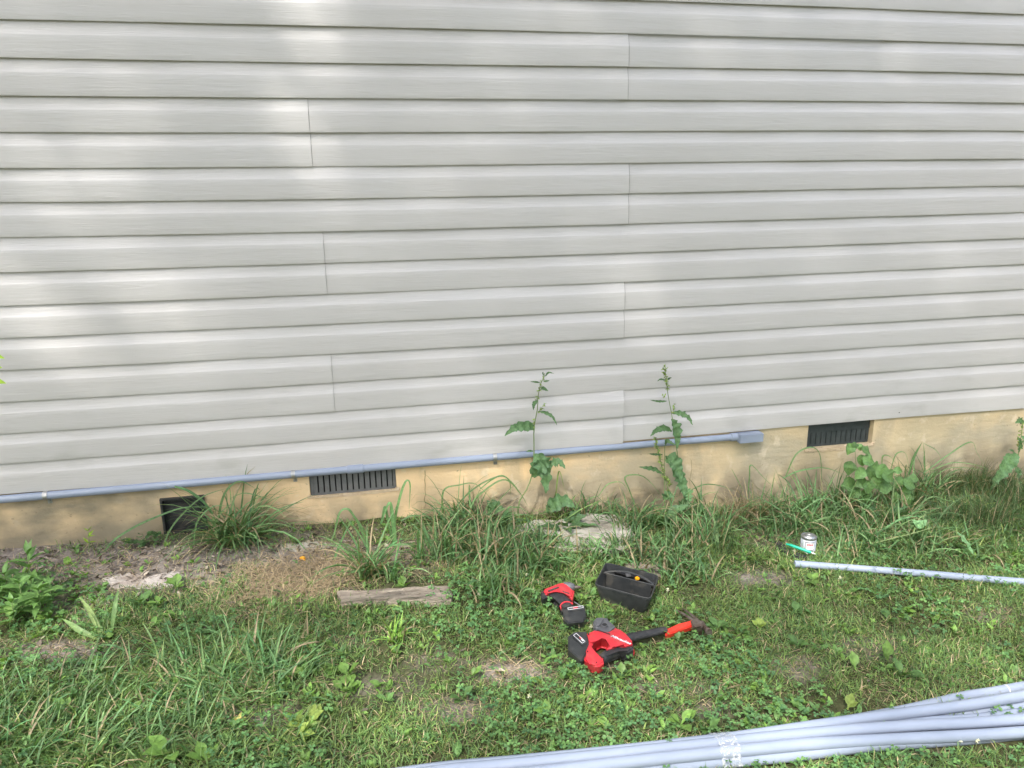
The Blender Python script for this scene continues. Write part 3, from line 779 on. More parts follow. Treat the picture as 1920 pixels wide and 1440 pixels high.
def screw_heads(parent, pts, h, r=.0022):
    for zx, zy in pts:
        c = tp(zx, zy, h); zt_ = c[2]
        tube_obj('screw', [c+np.array([0, 0, -.004]), c+np.array([0, 0, .0006])], [r, r*.9], M['dark'], parent, seg=10)
screw_heads(rot, [(625, 850), (850, 870), (905, 950)], .0725); screw_heads(rot, [(700, 1120), (615, 1015)], .0605)
for k in range(5):
    a_, b2_ = tp(925+11*k, 858+11*k, .0735), tp(912+11*k, 872+11*k, .0735)
    tube_obj('vent_slot', [a_, (a_+b2_)/2, b2_], .0011, M['dark'], rot, seg=6)
tool_poly('side_seam', [([(700, 812), (708, 808), (830, 852), (826, 858)], .0728, .0700, .0727)], M['dark'], rot, 0)
# impact driver
drv = empty('impact_driver', tp(380, 560, 0)); tag(drv, 'small red and black cordless impact driver lying beside the black tote', 'power tool')
tool_poly('body', [([(180, 432), (215, 415), (335, 374), (386, 372), (400, 398), (450, 425), (490, 445), (470, 525), (445, 495), (395, 456), (310, 440), (232, 462), (200, 470)], .052, LB+.006, .066)], M['red'], drv, .006)
tool_poly('body_trim', [([(240, 432), (340, 405), (345, 418), (245, 447)], .067, .060, .0675), ([(372, 440), (440, 462), (446, 474), (380, 452)], .067, .06, .0675)], M['black'], drv, .0008, 1)
tool_poly('rear_cap', [([(172, 440), (196, 425), (222, 448), (232, 500), (190, 520), (176, 490)], .045, LB, .058)], M['rubber'], drv, .005)
tool_poly('grip', [([(222, 470), (300, 446), (390, 458), (440, 500), (476, 555), (478, 590), (372, 625), (352, 540), (300, 495), (240, 492)], .045, LB, .056)], M['rubber'], drv, .008)
bm = bmesh.new(); add_tube(bm, tube_pts([tp(372, 628, .035), tp(358, 590, .050), tp(385, 556, .056), tp(430, 548, .056), tp(476, 568, .050)], 16), .0028, seg=10)
bm_obj('collar', bm, M['red'], drv)
g0, g1 = tp(388, 405, .045), tp(490, 410, .045); d = g1-g0
tube_obj('nose', [g0, g0+d*.1, g0+d*.6, g0+d*.95, g1], [.015, .0175, .0172, .013, .010], M['gear'], drv, seg=24)
g2 = tp(545, 408, .045); tube_obj('chuck', [g1-d*.05, g1+(g2-g1)*.5, g1+(g2-g1)*.52, g2], [.0072, .0072, .0055, .0050], M['steel'], drv, seg=14)
bt = tool_poly('battery', [([(378, 600), (420, 580), (588, 594), (602, 690), (576, 738), (430, 744), (388, 705)], .045, LB-.006, .054),
                          ([(412, 590), (440, 578), (578, 590), (586, 622), (425, 630)], .058, .050, .0600)], M['black'], drv, .004)
label_frame(bt, [(428, 598), (572, 592), (574, 610), (432, 616)], .0605)
tool_poly('label_accent', [([(478, 598), (520, 596), (521, 609), (480, 611)], .0605, .0595, .0608)], M['red'], bt, 0)
tool_poly('stripe', [([(420, 716), (568, 706), (574, 732), (432, 740)], .030, .018, .0335)], M['red'], bt, .002, 1)
bm = bmesh.new(); add_tube(bm, [tp(488, 548, .05), tp(515, 565, .051), tp(545, 584, .05)], .0018, seg=8); bm_obj('belt_clip', bm, M['zinc'], drv)

# claw hammer
ham = empty('claw_hammer', tp(1300, 830, 0)); tag(ham, 'claw hammer with black grip and orange handle reaching out from the rotary hammer', 'hammer')
TH = 1.25
hh = .03
hp = [tp(985, 893, hh), tp(1050, 880, hh), tp(1150, 858, hh), tp(1250, 836, hh), tp(1352, 812, hh)]
tube_obj('grip', tube_pts(hp, 20), np.interp(np.linspace(0, 1, 20), [0, .1, .25, .5, .8, 1], [.014, .0165, .0155, .0145, .014, .013])*(1+.02*np.sin(np.arange(20)*1.9)), M['rubber'], ham, seg=20, squash=.8)
tool_poly('handle', [([(1350, 788), (1480, 760), (1600, 732), (1614, 788), (1480, 815), (1352, 840)], .034, .014, .036)], M['orange'], ham, .005)
hd = tool_poly('head', [([(1590, 724), (1640, 694), (1672, 712), (1712, 742), (1702, 784), (1640, 782), (1612, 786)], .036, .008, .046)], M['steel'], ham, .004)
f0, f1, f2, f3 = tp(1690, 752, .03), tp(1722, 786, .03), tp(1740, 808, .03), tp(1768, 836, .03)
tube_obj('striking_face', [f0, f1, f2, (f2+f3)/2, f3], [.0105, .0080, .0085, .0118, .0116], M['steel'], hd, seg=20)
bm = bmesh.new()
for pts, r in (([(1655, 722), (1610, 682), (1560, 640), (1515, 610)], .0075), ([(1635, 742), (1580, 700), (1510, 655), (1452, 625)], .0075)):
    C = tube_pts([tp(x, y, .034-.004*i) for i, (x, y) in enumerate(pts)], 12)
    add_tube(bm, C, np.linspace(r, .0028, 12), seg=12, squash=.7)
bm_obj('claw', bm, M['steel'], hd)

block_poly_later = [[(1000, 860), (1600, 730), (1640, 700), (1780, 840), (1700, 800), (1600, 800), (1360, 860), (1020, 940)], [(1450, 610), (1530, 600), (1680, 740), (1600, 760)]]
# open black tote
TH = 1.0
tote = empty('tool_tote', tp(960, 420, 0)); tag(tote, 'open black plastic tote tray standing in the grass behind the power tools', 'tool tray')
HT = .078
def rring(corners, rad, n=6):
    out = []
    for i in range(4):
        p, a, c = np.array(corners[i]), np.array(corners[i-1]), np.array(corners[(i+1) % 4])
        da = (a-p)/np.linalg.norm(a-p); dc = (c-p)/np.linalg.norm(c-p)
        for k in range(n+1):
            t = k/n; out.append(p+da*rad*(1-t)**2+dc*rad*t**2)
    return np.array(out)
top = [tp(790, 150, HT), tp(1290, 318, HT), tp(1216, 528, HT), tp(672, 372, HT)]
ztop = float(np.mean([p[2] for p in top])); zbot = ztop-HT+.004
# fit a true rectangle (parallelogram average) to the four rim corners
cc = np.mean(top, 0); ux = ((top[1]-top[0])+(top[2]-top[3]))/4; uy = ((top[3]-top[0])+(top[2]-top[1]))/4
ux[2] = uy[2] = 0
tilt = np.array([0, 0, 0.0])
def rect(s_, z, inset=0):
    lx, ly = np.linalg.norm(ux), np.linalg.norm(uy); a, b_ = ux*(s_*lx-inset)/lx, uy*(s_*ly-inset)/ly
    c0 = np.array([cc[0], cc[1], z]); return [c0-a-b_, c0+a-b_, c0+a+b_, c0-a+b_]
levels = [(rect(.80, zbot), .022), (rect(.82, zbot+.004), .022), (rect(.975, ztop-.010), .020), (rect(.975, ztop-.009), .020), (rect(1.0, ztop-.009), .021), (rect(1.0, ztop-.001), .021), (rect(.99, ztop), .021),
          (rect(.965, ztop-.001), .019), (rect(.955, ztop-.010), .018), (rect(.80, zbot+.006), .020)]
R_ = [rring(c, r) for c, r in levels]; n = len(R_[0]); V = np.vstack(R_); Q = []
for i in range(len(R_)-1):
    j = np.arange(n); Q.append(np.stack([i*n+j, i*n+(j+1) % n, (i+1)*n+(j+1) % n, (i+1)*n+j], 1))
Q.append(np.arange(n)[None, ::-1]); Q.append((np.arange(n)+(len(R_)-1)*n)[None])
me = mesh_np('tray', V, Q); autosharp(me, 30); link('tray', me, M['black'], tote)
bm = bmesh.new(); c0 = np.array([cc[0], cc[1], 0]); a = ux*.945; o_ = -uy*.30; th = uy/np.linalg.norm(uy)*.0015
def seg_box(p, q, th, z0, z1, zq=None):
    lo = [(p-th)[:2], (q-th)[:2], (q+th)[:2], (p+th)[:2]]
    add_prism(bm, [(*v, z0) for v in lo], [(*v, z1) for v in lo], .0006, 1)
seg_box(c0-a*.86+o_, c0+a*.86+o_, th, zbot+.006, ztop-.012)
seg_box(c0-a*.98+o_, c0+a*.98+o_, th*1.6, ztop-.014, ztop-.009)
bm_obj('divider', bm, M['black'], tote)
bm = bmesh.new(); hpts = [c0+a*t+o_-uy*(.12+.25*(1-t*t)) for t in np.linspace(-.96, .96, 17)]
for p, t in zip(hpts, np.linspace(-.96, .96, 17)): p[2] = ztop-.016+.014*(1-t*t)
add_tube(bm, hpts, .0042, seg=10, squash=.6); bm_obj('handle', bm, M['black'], tote)
for (zx, zy, nm, m_, sz, lab, cat) in ((1088, 322, 'tape_reel', M['yellow'], .010, 'small yellow plastic piece lying in the black tote', 'tool bit'), (1002, 290, 'bit_box', M['gear'], .012, 'small grey box lying in the black tote beside the yellow piece', 'box')):
    p = tp(zx, zy, .066); bm = bmesh.new(); add_box(bm, (p[0]-sz*.8, p[1]-sz*.5, p[2]-.008), (p[0]+sz*.6, p[1]+sz*.6, p[2]+.004), .0022)
    add_box(bm, (p[0]-sz*.3, p[1]-sz*.3, p[2]+.0035), (p[0]+sz*.3, p[1]+sz*.3, p[2]+.006), .001)
    o = bm_obj('plastic_piece' if m_ is M['yellow'] else 'small_box', bm, m_); tag(o, lab, cat)
bm = bmesh.new()
pa, pb = tp(870, 262, .056), tp(1190, 345, .056); add_tube(bm, tube_pts([pa, (pa+pb)/2+np.array([0, 0, .003]), pb], 10), .0065, seg=12)
pa, pb = tp(840, 240, .05), tp(1120, 300, .05); add_tube(bm, [pa, (pa+pb)/2, pb], .0055, seg=12)
tag(bm_obj('pliers', bm, M['rubber']), 'black handled pliers lying in the back half of the black tote', 'pliers')

# can of cement and marker
def can():
    base = gp(1514, 1034, .010); r, h = .0305, .072
    t = empty('glue_can', base); tag(t, 'small metal can with a white and red label standing in the grass', 'can')
    bx, by, bz = base
    def lathe(name, prof, m, parent, seg=40):
        a = np.linspace(0, 2*math.pi, seg, endpoint=False); V = np.array([[bx+rr*math.cos(x), by+rr*math.sin(x), bz+zz_] for rr, zz_ in prof for x in a]); Q = []
        for i in range(len(prof)-1):
            j = np.arange(seg); Q.append(np.stack([i*seg+j, i*seg+(j+1) % seg, (i+1)*seg+(j+1) % seg, (i+1)*seg+j], 1))
        Q.append((np.arange(seg)+(len(prof)-1)*seg)[None])
        me = mesh_np(name, V, Q); autosharp(me, 30); return link(name, me, m, parent)
    lathe('body', [(.001, 0), (r-.001, 0), (r+.0008, .001), (r+.0008, .004), (r, .005), (r, h-.005)], M['zinc'], t)
    lathe('label_band', [(r+.0002, .007), (r+.0004, .007), (r+.0004, h-.010), (r+.0002, h-.010)], pmat('label paper', (.62, .64, .70), (.55, .57, .66), rough=.5), t)
    lathe('lid', [(r, h-.006), (r+.0014, h-.004), (r+.0014, h), (r-.001, h+.001), (r-.003, h-.002), (r*.72, h+.004), (r*.66, h+.003), (r*.60, h+.002), (r*.55, h+.008), (r*.3, h+.009), (r*.27, h+.0105), (.0005, h+.0105)], M['zinc'], t)
    # curved patches on the label that face the camera
    va = math.atan2(CAM[1]-by, CAM[0]-bx)+.25
    def patch(name, w_, z0, z1, off, m, shift=0):
        a = np.linspace(-w_, w_, 12)+va+shift; rr = r+off
        V = np.array([[bx+rr*math.cos(x), by+rr*math.sin(x), bz+z] for z in (z0, z1) for x in a]); q = np.array([[i, i+1, i+13, i+12] for i in range(11)])
        return link(name, mesh_np(name, V, [q]), m, t)
    patch('label_badge', .62, .020, .056, .0007, M['gear']); patch('label_badge', .54, .023, .053, .0010, M['white']); patch('label_red', .40, .040, .050, .0013, pmat('label red', (.5, .02, .03), rough=.5))
    cu = text_on('OATEY', 'lettering', (0, 0, 0), (1, 0, 0), (0, 1, 0), .009, M['white'], t, lift=0)
    co = np.empty(len(cu.data.vertices)*3); cu.data.vertices.foreach_get('co', co); co = co.reshape(-1, 3)
    an = va+co[:, 0]/r; rr = r+.0016+co[:, 2]*.3
    co2 = np.stack([bx+rr*np.cos(an), by+rr*np.sin(an), bz+.045+co[:, 1]], 1); cu.data.vertices.foreach_set('co', co2.ravel()); cu.data.update()
can()
mk = empty('marker_pen', gp(1500, 1029, .02)); tag(mk, 'slim green marker pen lying in front of the small can', 'marker')
a, b_, c, e = gp(1474, 1020, .050), gp(1482, 1022, .050), gp(1521, 1036, .044), gp(1529, 1039, .043)
tube_obj('barrel', [b_, b_+(c-b_)*.05, b_+(c-b_)*.92, c], [.0056, .006, .006, .004], M['teal'], mk, seg=14)
tube_obj('cap', [a, b_], [.004, .0047], M['teal'], mk, seg=12); tube_obj('tip', [c, e], [.0028, .0012], M['white'], mk, seg=10)
bm = bmesh.new(); rr_ = random.Random(2)
ring = [(1450, 1016), (1458, 1014), (1470, 1020), (1484, 1032), (1500, 1040), (1515, 1044), (1505, 1047), (1488, 1043), (1470, 1036), (1458, 1027)]
P = [gp(x, y, .018) for x, y in ring]; add_prism(bm, [(p[0], p[1], p[2]-.02) for p in P], [(p[0], p[1], p[2]+.006*rr_.random()) for p in P], .003)
tag(bm_obj('work_glove', bm, M['rubber']), 'flattened black rubber piece in the grass under the green marker pen', 'rubber piece')

# ------------------------------------------------------------------ slabs, board, wrapper
def slab(name, poly, h, m, label, cat, seed, tilt=0.0, sink=.01):
    r = random.Random(seed); P = [gp(x, y, h) for x, y in poly]; bm = bmesh.new(); pts = []
    for i in range(len(P)):
        a, b_ = P[i], P[(i+1) % len(P)]; k = max(1, int(np.linalg.norm(b_-a)/.03))
        for j in range(k): q = a+(b_-a)*j/k; pts.append(q+np.array([r.uniform(-.004, .004), r.uniform(-.004, .004), 0]))
    c = np.mean(pts, 0)
    rings = []
    for s_, dz in ((1.0, -h-sink), (1.0, -.006), (.97, 0)):
        rings.append([bm.verts.new((c[0]+(p[0]-c[0])*s_, c[1]+(p[1]-c[1])*s_, p[2]+dz+(r.uniform(-.002, .002) if dz > -.01 else 0))) for p in pts])
    n = len(pts)
    for a, b_ in zip(rings, rings[1:]):
        for i in range(n): bm.faces.new((a[i], a[(i+1) % n], b_[(i+1) % n], b_[i]))
    last = rings[-1]
    for s_ in (.7, .4, .15):
        nr = [bm.verts.new((c[0]+(p[0]-c[0])*s_, c[1]+(p[1]-c[1])*s_, c[2]*(1-s_)+p[2]*s_+r.uniform(-.0025, .0025))) for p in pts]
        for i in range(n): bm.faces.new((last[i], last[(i+1) % n], nr[(i+1) % n], nr[i]))
        last = nr
    bm.faces.new(last)
    o = bm_obj(name, bm, m, None, 25); tag(o, label, cat); return o
slab('concrete_slab', [(962, 985), (1010, 972), (1075, 976), (1130, 1000), (1185, 1008), (1222, 1028), (1180, 1034), (1060, 1030), (1000, 1018), (970, 1002)], .024, M['conc'], 'lower layer of broken pale concrete slab between the two tall dock weeds', 'concrete slab', 1)
slab('concrete_slab', [(1045, 975), (1100, 962), (1150, 964), (1178, 975), (1190, 1000), (1150, 1006), (1085, 1006), (1050, 992)], .042, M['conc'], 'upper piece of broken concrete lying on the slab between the two dock weeds', 'concrete slab', 2)
slab('stone_slab', [(190, 1084), (240, 1072), (275, 1082), (330, 1068), (345, 1078), (330, 1098), (270, 1104), (210, 1104)], .003, pmat('pale flat stone', (.48, .42, .37), (.56, .50, .44), scale=30, rough=.95, bump=.8, bscale=90, c3=(.25, .2, .16), s3=9, f3=.56), 'pale flat stone half buried in the bare soil at the left', 'stone', 3)
slab('stone_slab', [(155, 1122), (200, 1116), (228, 1122), (205, 1130), (170, 1132)], .002, M['conc'], 'small pale stone sunk in the soil just in front of the larger pale one', 'stone', 4)
slab('stone_slab', [(525, 1020), (580, 1014), (625, 1018), (620, 1028), (560, 1032), (530, 1030)], .004, M['conc'], 'narrow pale stone edge in the soil below the long grey vent', 'stone', 5)
slab('wooden_board', [(632, 1108), (842, 1097), (850, 1112), (846, 1120), (640, 1124)], .034, M['wood'], 'weathered wooden board lying along the soil edge under the arching grass', 'board', 8)
slab('paver_brick', [(1172, 1056), (1226, 1052), (1246, 1062), (1240, 1078), (1180, 1080)], .02, M['wood'], 'weathered brown paver half hidden behind the black tote', 'paver', 9)
bm = bmesh.new(); c = gp(567, 1046, .014)
for i in range(5):
    a = i*1.3; add_prism(bm, [(c[0]+.008*math.cos(a+k*1.6)*(1+.3*i % 2), c[1]+.007*math.sin(a+k*1.6), c[2]-.012) for k in range(4)], [(c[0]+.011*math.cos(a+k*1.6+.4), c[1]+.008*math.sin(a+k*1.6+.4), c[2]-.004+.002*i) for k in range(4)], .001, 1)
tag(bm_obj('wrapper', bm, M['yellow']), 'small crumpled yellow wrapper on the bare soil', 'wrapper')
bm = bmesh.new(); c = [gp(x, y, .012) for x, y in ((1098, 1374), (1106, 1378), (1114, 1389))]
add_tube(bm, tube_pts(c, 8), [.002, .004, .005, .005, .004, .004, .003, .001], seg=8, squash=.4)
tag(bm_obj('dead_leaf', bm, pmat('orange brown leaf', (.42, .2, .11), (.34, .15, .08), rough=.8)), 'curled orange brown dead leaf beside the pipe bundle', 'leaf')

# ------------------------------------------------------------------ vegetation fields in terms of places on the ground
LONG = [(230, 1360, 380, 130, .8), (440, 1230, 90, 50, .5), (960, 1040, 130, 60, .75), (1320, 1030, 120, 50, .55), (1700, 990, 260, 75, 1.0), (1870, 960, 130, 70, .9), (700, 1160, 130, 40, .35), (560, 1165, 60, 40, .3)]
DARKG = [(1700, 990, 280, 80, .8), (1320, 1050, 110, 50, .6), (950, 1050, 160, 70, .5), (740, 1180, 130, 60, .45), (230, 1400, 320, 90, .35), (1560, 1390, 420, 60, .4)]
LAWN_T = [(1500, 1180, 420, 100, 1), (1060, 1280, 200, 90, .7), (1800, 1130, 200, 60, .8), (450, 1180, 120, 50, .5)]
def nz(x, y, s_, seed):
    r = np.random.default_rng(seed); f = 0*x
    for _ in range(9):
        a = r.uniform(0, 6.28); k = s_*r.uniform(.5, 1.8); f = f+np.sin(k*(x*math.cos(a)+y*math.sin(a))+r.uniform(0, 6.28))
    return f/3.0
def scatter(n, x0=-2.3, x1=4.3, y0=-2.5, y1=-.01):
    x = RNG.uniform(x0, x1, n); y = RNG.uniform(y0, y1, n); z = G(x, y)
    P = np.stack([x, y, z], 1); px, py = proj(P)
    vis = (px > -150) & (px < 2080) & (py < 1540) & (py > 850)
    keep = vis | (RNG.random(n) < .25)
    P, px, py = P[keep], px[keep], py[keep]
    return P, np.clip(px, -50, 1970), np.clip(py, 850, 1500)
# keep plants out of solid objects
BLK = []; STONES = []
def block_poly(pts): BLK.append(np.array(pts))
for lst in ([(985, 990), (1075, 975), (1130, 1000), (1200, 1022), (1170, 1028), (1010, 1012)], [(640, 1108), (840, 1098), (845, 1118), (640, 1120)], [(200, 1084), (330, 1070), (330, 1098), (210, 1102)]):
    block_poly([gp(x, y)[:2] for x, y in lst])
block_poly([tp(x, y, .01)[:2] for x, y in ((760, 250), (1230, 400), (1180, 600), (740, 470))])
block_poly([tp(x, y, .03)[:2] for x, y in ((600, 838), (880, 785), (1040, 930), (1040, 1050), (760, 1140), (590, 1080), (430, 990), (430, 870))])
block_poly([tp(x, y, .03)[:2] for x, y in ((180, 430), (380, 375), (490, 440), (600, 690), (430, 744), (352, 540), (200, 500))])
for lst in block_poly_later: block_poly([tp(x, y, .03)[:2] for x, y in lst])
def blocked(P):
    x, y = P[:, 0], P[:, 1]; out = np.zeros(len(x), bool)
    for poly in BLK:
        ins = np.zeros(len(x), bool); n = len(poly)
        for i in range(n):
            x1_, y1_ = poly[i]; x2_, y2_ = poly[(i+1) % n]
            c = ((y1_ > y) != (y2_ > y)) & (x < (x2_-x1_)*(y-y1_)/(y2_-y1_+1e-12)+x1_); ins ^= c
        out |= ins
    # loose pipes
    for C in BC[4:6]:
        d = np.abs(y-np.interp(x, C[::-1, 0] if C[0, 0] > C[-1, 0] else C[:, 0], C[::-1, 1] if C[0, 0] > C[-1, 0] else C[:, 1])); out |= (d < .028) & (x > -.2)
    return out
G1 = np.array([.17, .255, .075]); G2 = np.array([.09, .18, .072]); G3 = np.array([.22, .28, .09]); TAN = np.array([.42, .335, .22]); TAN2 = np.array([.25, .19, .13])
def mixc(a, b_, t): return a[None]*(1-t[:, None])+b_[None]*t[:, None]

def lawn():
    acc = Acc()
    P, px, py = scatter(620000)
    bare = gauss(px, py, BARE); lng = gauss(px, py, LONG); drk = gauss(px, py, DARKG); lw = gauss(px, py, LAWN_T)
    nn = nz(P[:, 0], P[:, 1], 9, 11); n2 = nz(P[:, 0], P[:, 1], 22, 12)
    dens = np.clip(.56+.30*nn+.16*n2+.25*lng+.25*lw, .10, 1)*(1-.97*bare)
    k = (RNG.random(len(P)) < dens) & ~blocked(P)
    P, px, py, lng, drk, nn, n2, bare, lw = P[k], px[k], py[k], lng[k], drk[k], nn[k], n2[k], bare[k], lw[k]; N = len(P)
    L = RNG.uniform(.014, .038, N)*(1+.15*n2)*(1+2.2*lng*RNG.random(N)**.7)
    W = RNG.uniform(.0014, .0033, N)*(1+.7*lng)
    az = RNG.uniform(0, 6.28, N)+.6*nn
    az = np.where((px < 620) & (py > 1170) & (RNG.random(N) < .6), RNG.normal(.15, .6, N)+np.where(RNG.random(N) < .5, math.pi, 0), az)
    t = np.clip(.35+.2*nn+RNG.normal(0, .28, N)+.45*drk, 0, 1)
    col = mixc(G1, G2, t); y_ = RNG.random(N) < .14; col[y_] = G3*RNG.uniform(.7, 1.15, (y_.sum(), 1))
    dr = RNG.random(N) < .10+.10*(bare > .2); col[dr] = TAN*RNG.uniform(.6, 1.1, (dr.sum(), 1))
    col = col*RNG.uniform(.5, 1.4, (N, 1))*(1+.18*nn+.12*n2)[:, None]
    P = P.copy(); P[:, 2] -= .002
    lean = np.abs(RNG.normal(.75, .4, N)); curl = RNG.uniform(.1, 1.5, N)
    blades(acc, P, az, L, W, lean, curl, col, prof=[.8, 1, .8, .1], fold=.25)
    o = acc.build('lawn_grass', M['leaf']); tag(o, 'patchy short lawn grass covering the ground before the house', 'grass', kind='stuff')
    print('lawn blades', N)
lawn()
def clover():
    acc = Acc(); P, px, py = scatter(46000)
    bare = gauss(px, py, BARE); lng = gauss(px, py, LONG)
    nn = nz(P[:, 0], P[:, 1], 6, 31)+.5*nz(P[:, 0], P[:, 1], 17, 32)
    edge = gauss(px, py, [(1500, 1400, 500, 60, .6), (700, 1180, 160, 60, .5), (350, 1080, 60, 30, .3), (900, 1150, 120, 60, .3), (1800, 1420, 200, 40, .5)])
    k = (RNG.random(len(P)) < np.clip(.20+.40*nn+edge, 0, .9)*(1-.9*bare)*(1-.6*lng*(px > 700))) & ~blocked(P) & (P[:, 1] < -.06)
    P, nn = P[k], nn[k]; N = len(P); h = RNG.uniform(.014, .042, N)
    V, Cc, base = [], [], 0
    s_ = RNG.uniform(.0055, .0105, N); rot0 = RNG.uniform(0, 6.28, N); tilt = RNG.normal(0, .25, (N, 2))
    col = mixc(np.array([.155, .29, .085]), np.array([.085, .19, .075]), RNG.random(N))*RNG.uniform(.75, 1.25, (N, 1))
    shape = np.array([[0, 0], [.45, -.42], [.95, -.55], [1.25, -.28], [1.12, 0], [1.25, .28], [.95, .55], [.45, .42]])
    polys = []
    for j in range(3):
        a = rot0+j*2.094; ca, sa = np.cos(a), np.sin(a)
        X = (shape[None, :, 0]*ca[:, None]-shape[None, :, 1]*sa[:, None])*s_[:, None]
        Y = (shape[None, :, 0]*sa[:, None]+shape[None, :, 1]*ca[:, None])*s_[:, None]
        Z = X*tilt[:, :1]+Y*tilt[:, 1:]+h[:, None]+np.abs(shape[None, :, 1])*s_[:, None]*.5-shape[None, :, 0]*s_[:, None]*.15
        Vj = np.stack([P[:, :1]+X, P[:, 1:2]+Y, P[:, 2:]+Z], -1).reshape(-1, 3)
        idx = (np.arange(N)*8)[:, None]
        polys = [idx+np.array([[0, 1, 2, 3, 4]]), idx+np.array([[0, 4, 5, 6, 7]])]
        acc.add(Vj, polys, np.repeat(col*RNG.uniform(.9, 1.1, (N, 1)), 8, 0))
    o = acc.build('clover_cover', M['leaf']); tag(o, 'low clover growing through the lawn in dense patches', 'clover', kind='stuff')
    print('clover', N)
clover()
def weeds():
    acc = Acc(); P, px, py = scatter(22000)
    bare = gauss(px, py, BARE); nn = nz(P[:, 0], P[:, 1], 8, 51)
    extra = gauss(px, py, [(1340, 1180, 120, 50, .8), (180, 1270, 220, 80, .4), (700, 1180, 120, 50, .4), (150, 1130, 140, 70, .6), (1500, 1350, 300, 60, .3), (650, 1290, 140, 60, .5), (80, 1330, 200, 60, .3)])
    k = (RNG.random(len(P)) < np.clip(.13+.14*nn+.5*extra, 0, 1)*(1-.6*bare)) & ~blocked(P); P = P[k]; N0 = len(P)
    m_ = 4; P = np.repeat(P, m_, 0)+RNG.normal(0, .004, (N0*m_, 3))*[1, 1, 0]; N = len(P)
    col = mixc(np.array([.20, .34, .075]), np.array([.11, .22, .07]), np.repeat(RNG.random(N0), m_))*RNG.uniform(.8, 1.2, (N, 1))
    L = np.repeat(RNG.uniform(.012, .034, N0), m_)*RNG.uniform(.7, 1.2, N)
    blades(acc, P, RNG.uniform(0, 6.28, N), L, L*RNG.uniform(.35, .6, N), RNG.uniform(.5, 1.1, N), RNG.uniform(.1, .9, N), col, prof=OVATE, fold=.3, wav=.1)
    o = acc.build('low_weeds', M['leaf']); tag(o, 'small broad leaved weeds scattered through the lawn', 'weeds', kind='stuff')
weeds()
def straw():
    acc = Acc(); P, px, py = scatter(95000)
    c0, c1 = gp(400, 1130), gp(690, 1040); P2, qx, qy = scatter(8000, c0[0]-.05, c1[0]+.08, c0[1]-.15, c1[1]+.12); k2 = RNG.random(len(P2)) < gauss(qx, qy, [(545, 1095, 130, 42, 1), (620, 1060, 110, 30, .8), (430, 1130, 70, 25, .6)])
    P, px, py = np.vstack([P, P2[k2]]), np.concatenate([px, qx[k2]]), np.concatenate([py, qy[k2]])
    d = gauss(px, py, DRY); bare = gauss(px, py, BARE)
    k = (RNG.random(len(P)) < np.clip(.06+.16*bare+.9*d, 0, 1)) & ~blocked(P); P = P[k]; N = len(P); d = d[k]
    P = P.copy(); P[:, 2] += RNG.uniform(0, .008, N)+.012*d*RNG.random(N)
    L = RNG.uniform(.015, .06, N)*(1+1.1*d*RNG.random(N)); col = mixc(TAN, TAN2, RNG.random(N))*RNG.uniform(.75, 1.3, (N, 1))
    blades(acc, P, RNG.uniform(0, 6.28, N), L, RNG.uniform(.0009, .002, N), RNG.normal(1.35, .2, N), RNG.uniform(-.1, .6, N), col, prof=[1, 1, .8, .3], fold=.15)
    o = acc.build('straw_litter', M['dry']); tag(o, 'dry tan straw and dead grass matted on the bare soil', 'straw', kind='stuff')
straw()
def litter():
    acc = Acc(); P, px, py = scatter(52000)
    d = gauss(px, py, [(200, 1050, 330, 45, 1), (60, 1060, 160, 45, 1), (600, 1025, 220, 38, .8), (800, 1020, 140, 35, .7), (110, 1222, 110, 24, .6), (300, 1110, 120, 22, .5), (960, 1262, 60, 24, .3)])
    k = (RNG.random(len(P)) < d*.85+.02); P = P[k].copy(); N = len(P); P[:, 2] += RNG.uniform(.0, .007, N)
    L = RNG.uniform(.008, .032, N)
    c = mixc(np.array([.22, .185, .16]), np.array([.06, .045, .038]), RNG.random(N)); li = RNG.random(N) < .16; c[li] = np.array([.40, .34, .29])
    blades(acc, P, RNG.uniform(0, 6.28, N), L, L*RNG.uniform(.12, .55, N), RNG.normal(1.45, .22, N), RNG.uniform(-.6, .9, N), c*RNG.uniform(.8, 1.2, (N, 1)), prof=[.4, 1, .8, .2], fold=.5)
    o = acc.build('leaf_litter', M['dry']); tag(o, 'grey brown leaf litter and wood chips on soil along the foundation', 'leaf litter', kind='stuff')
litter()

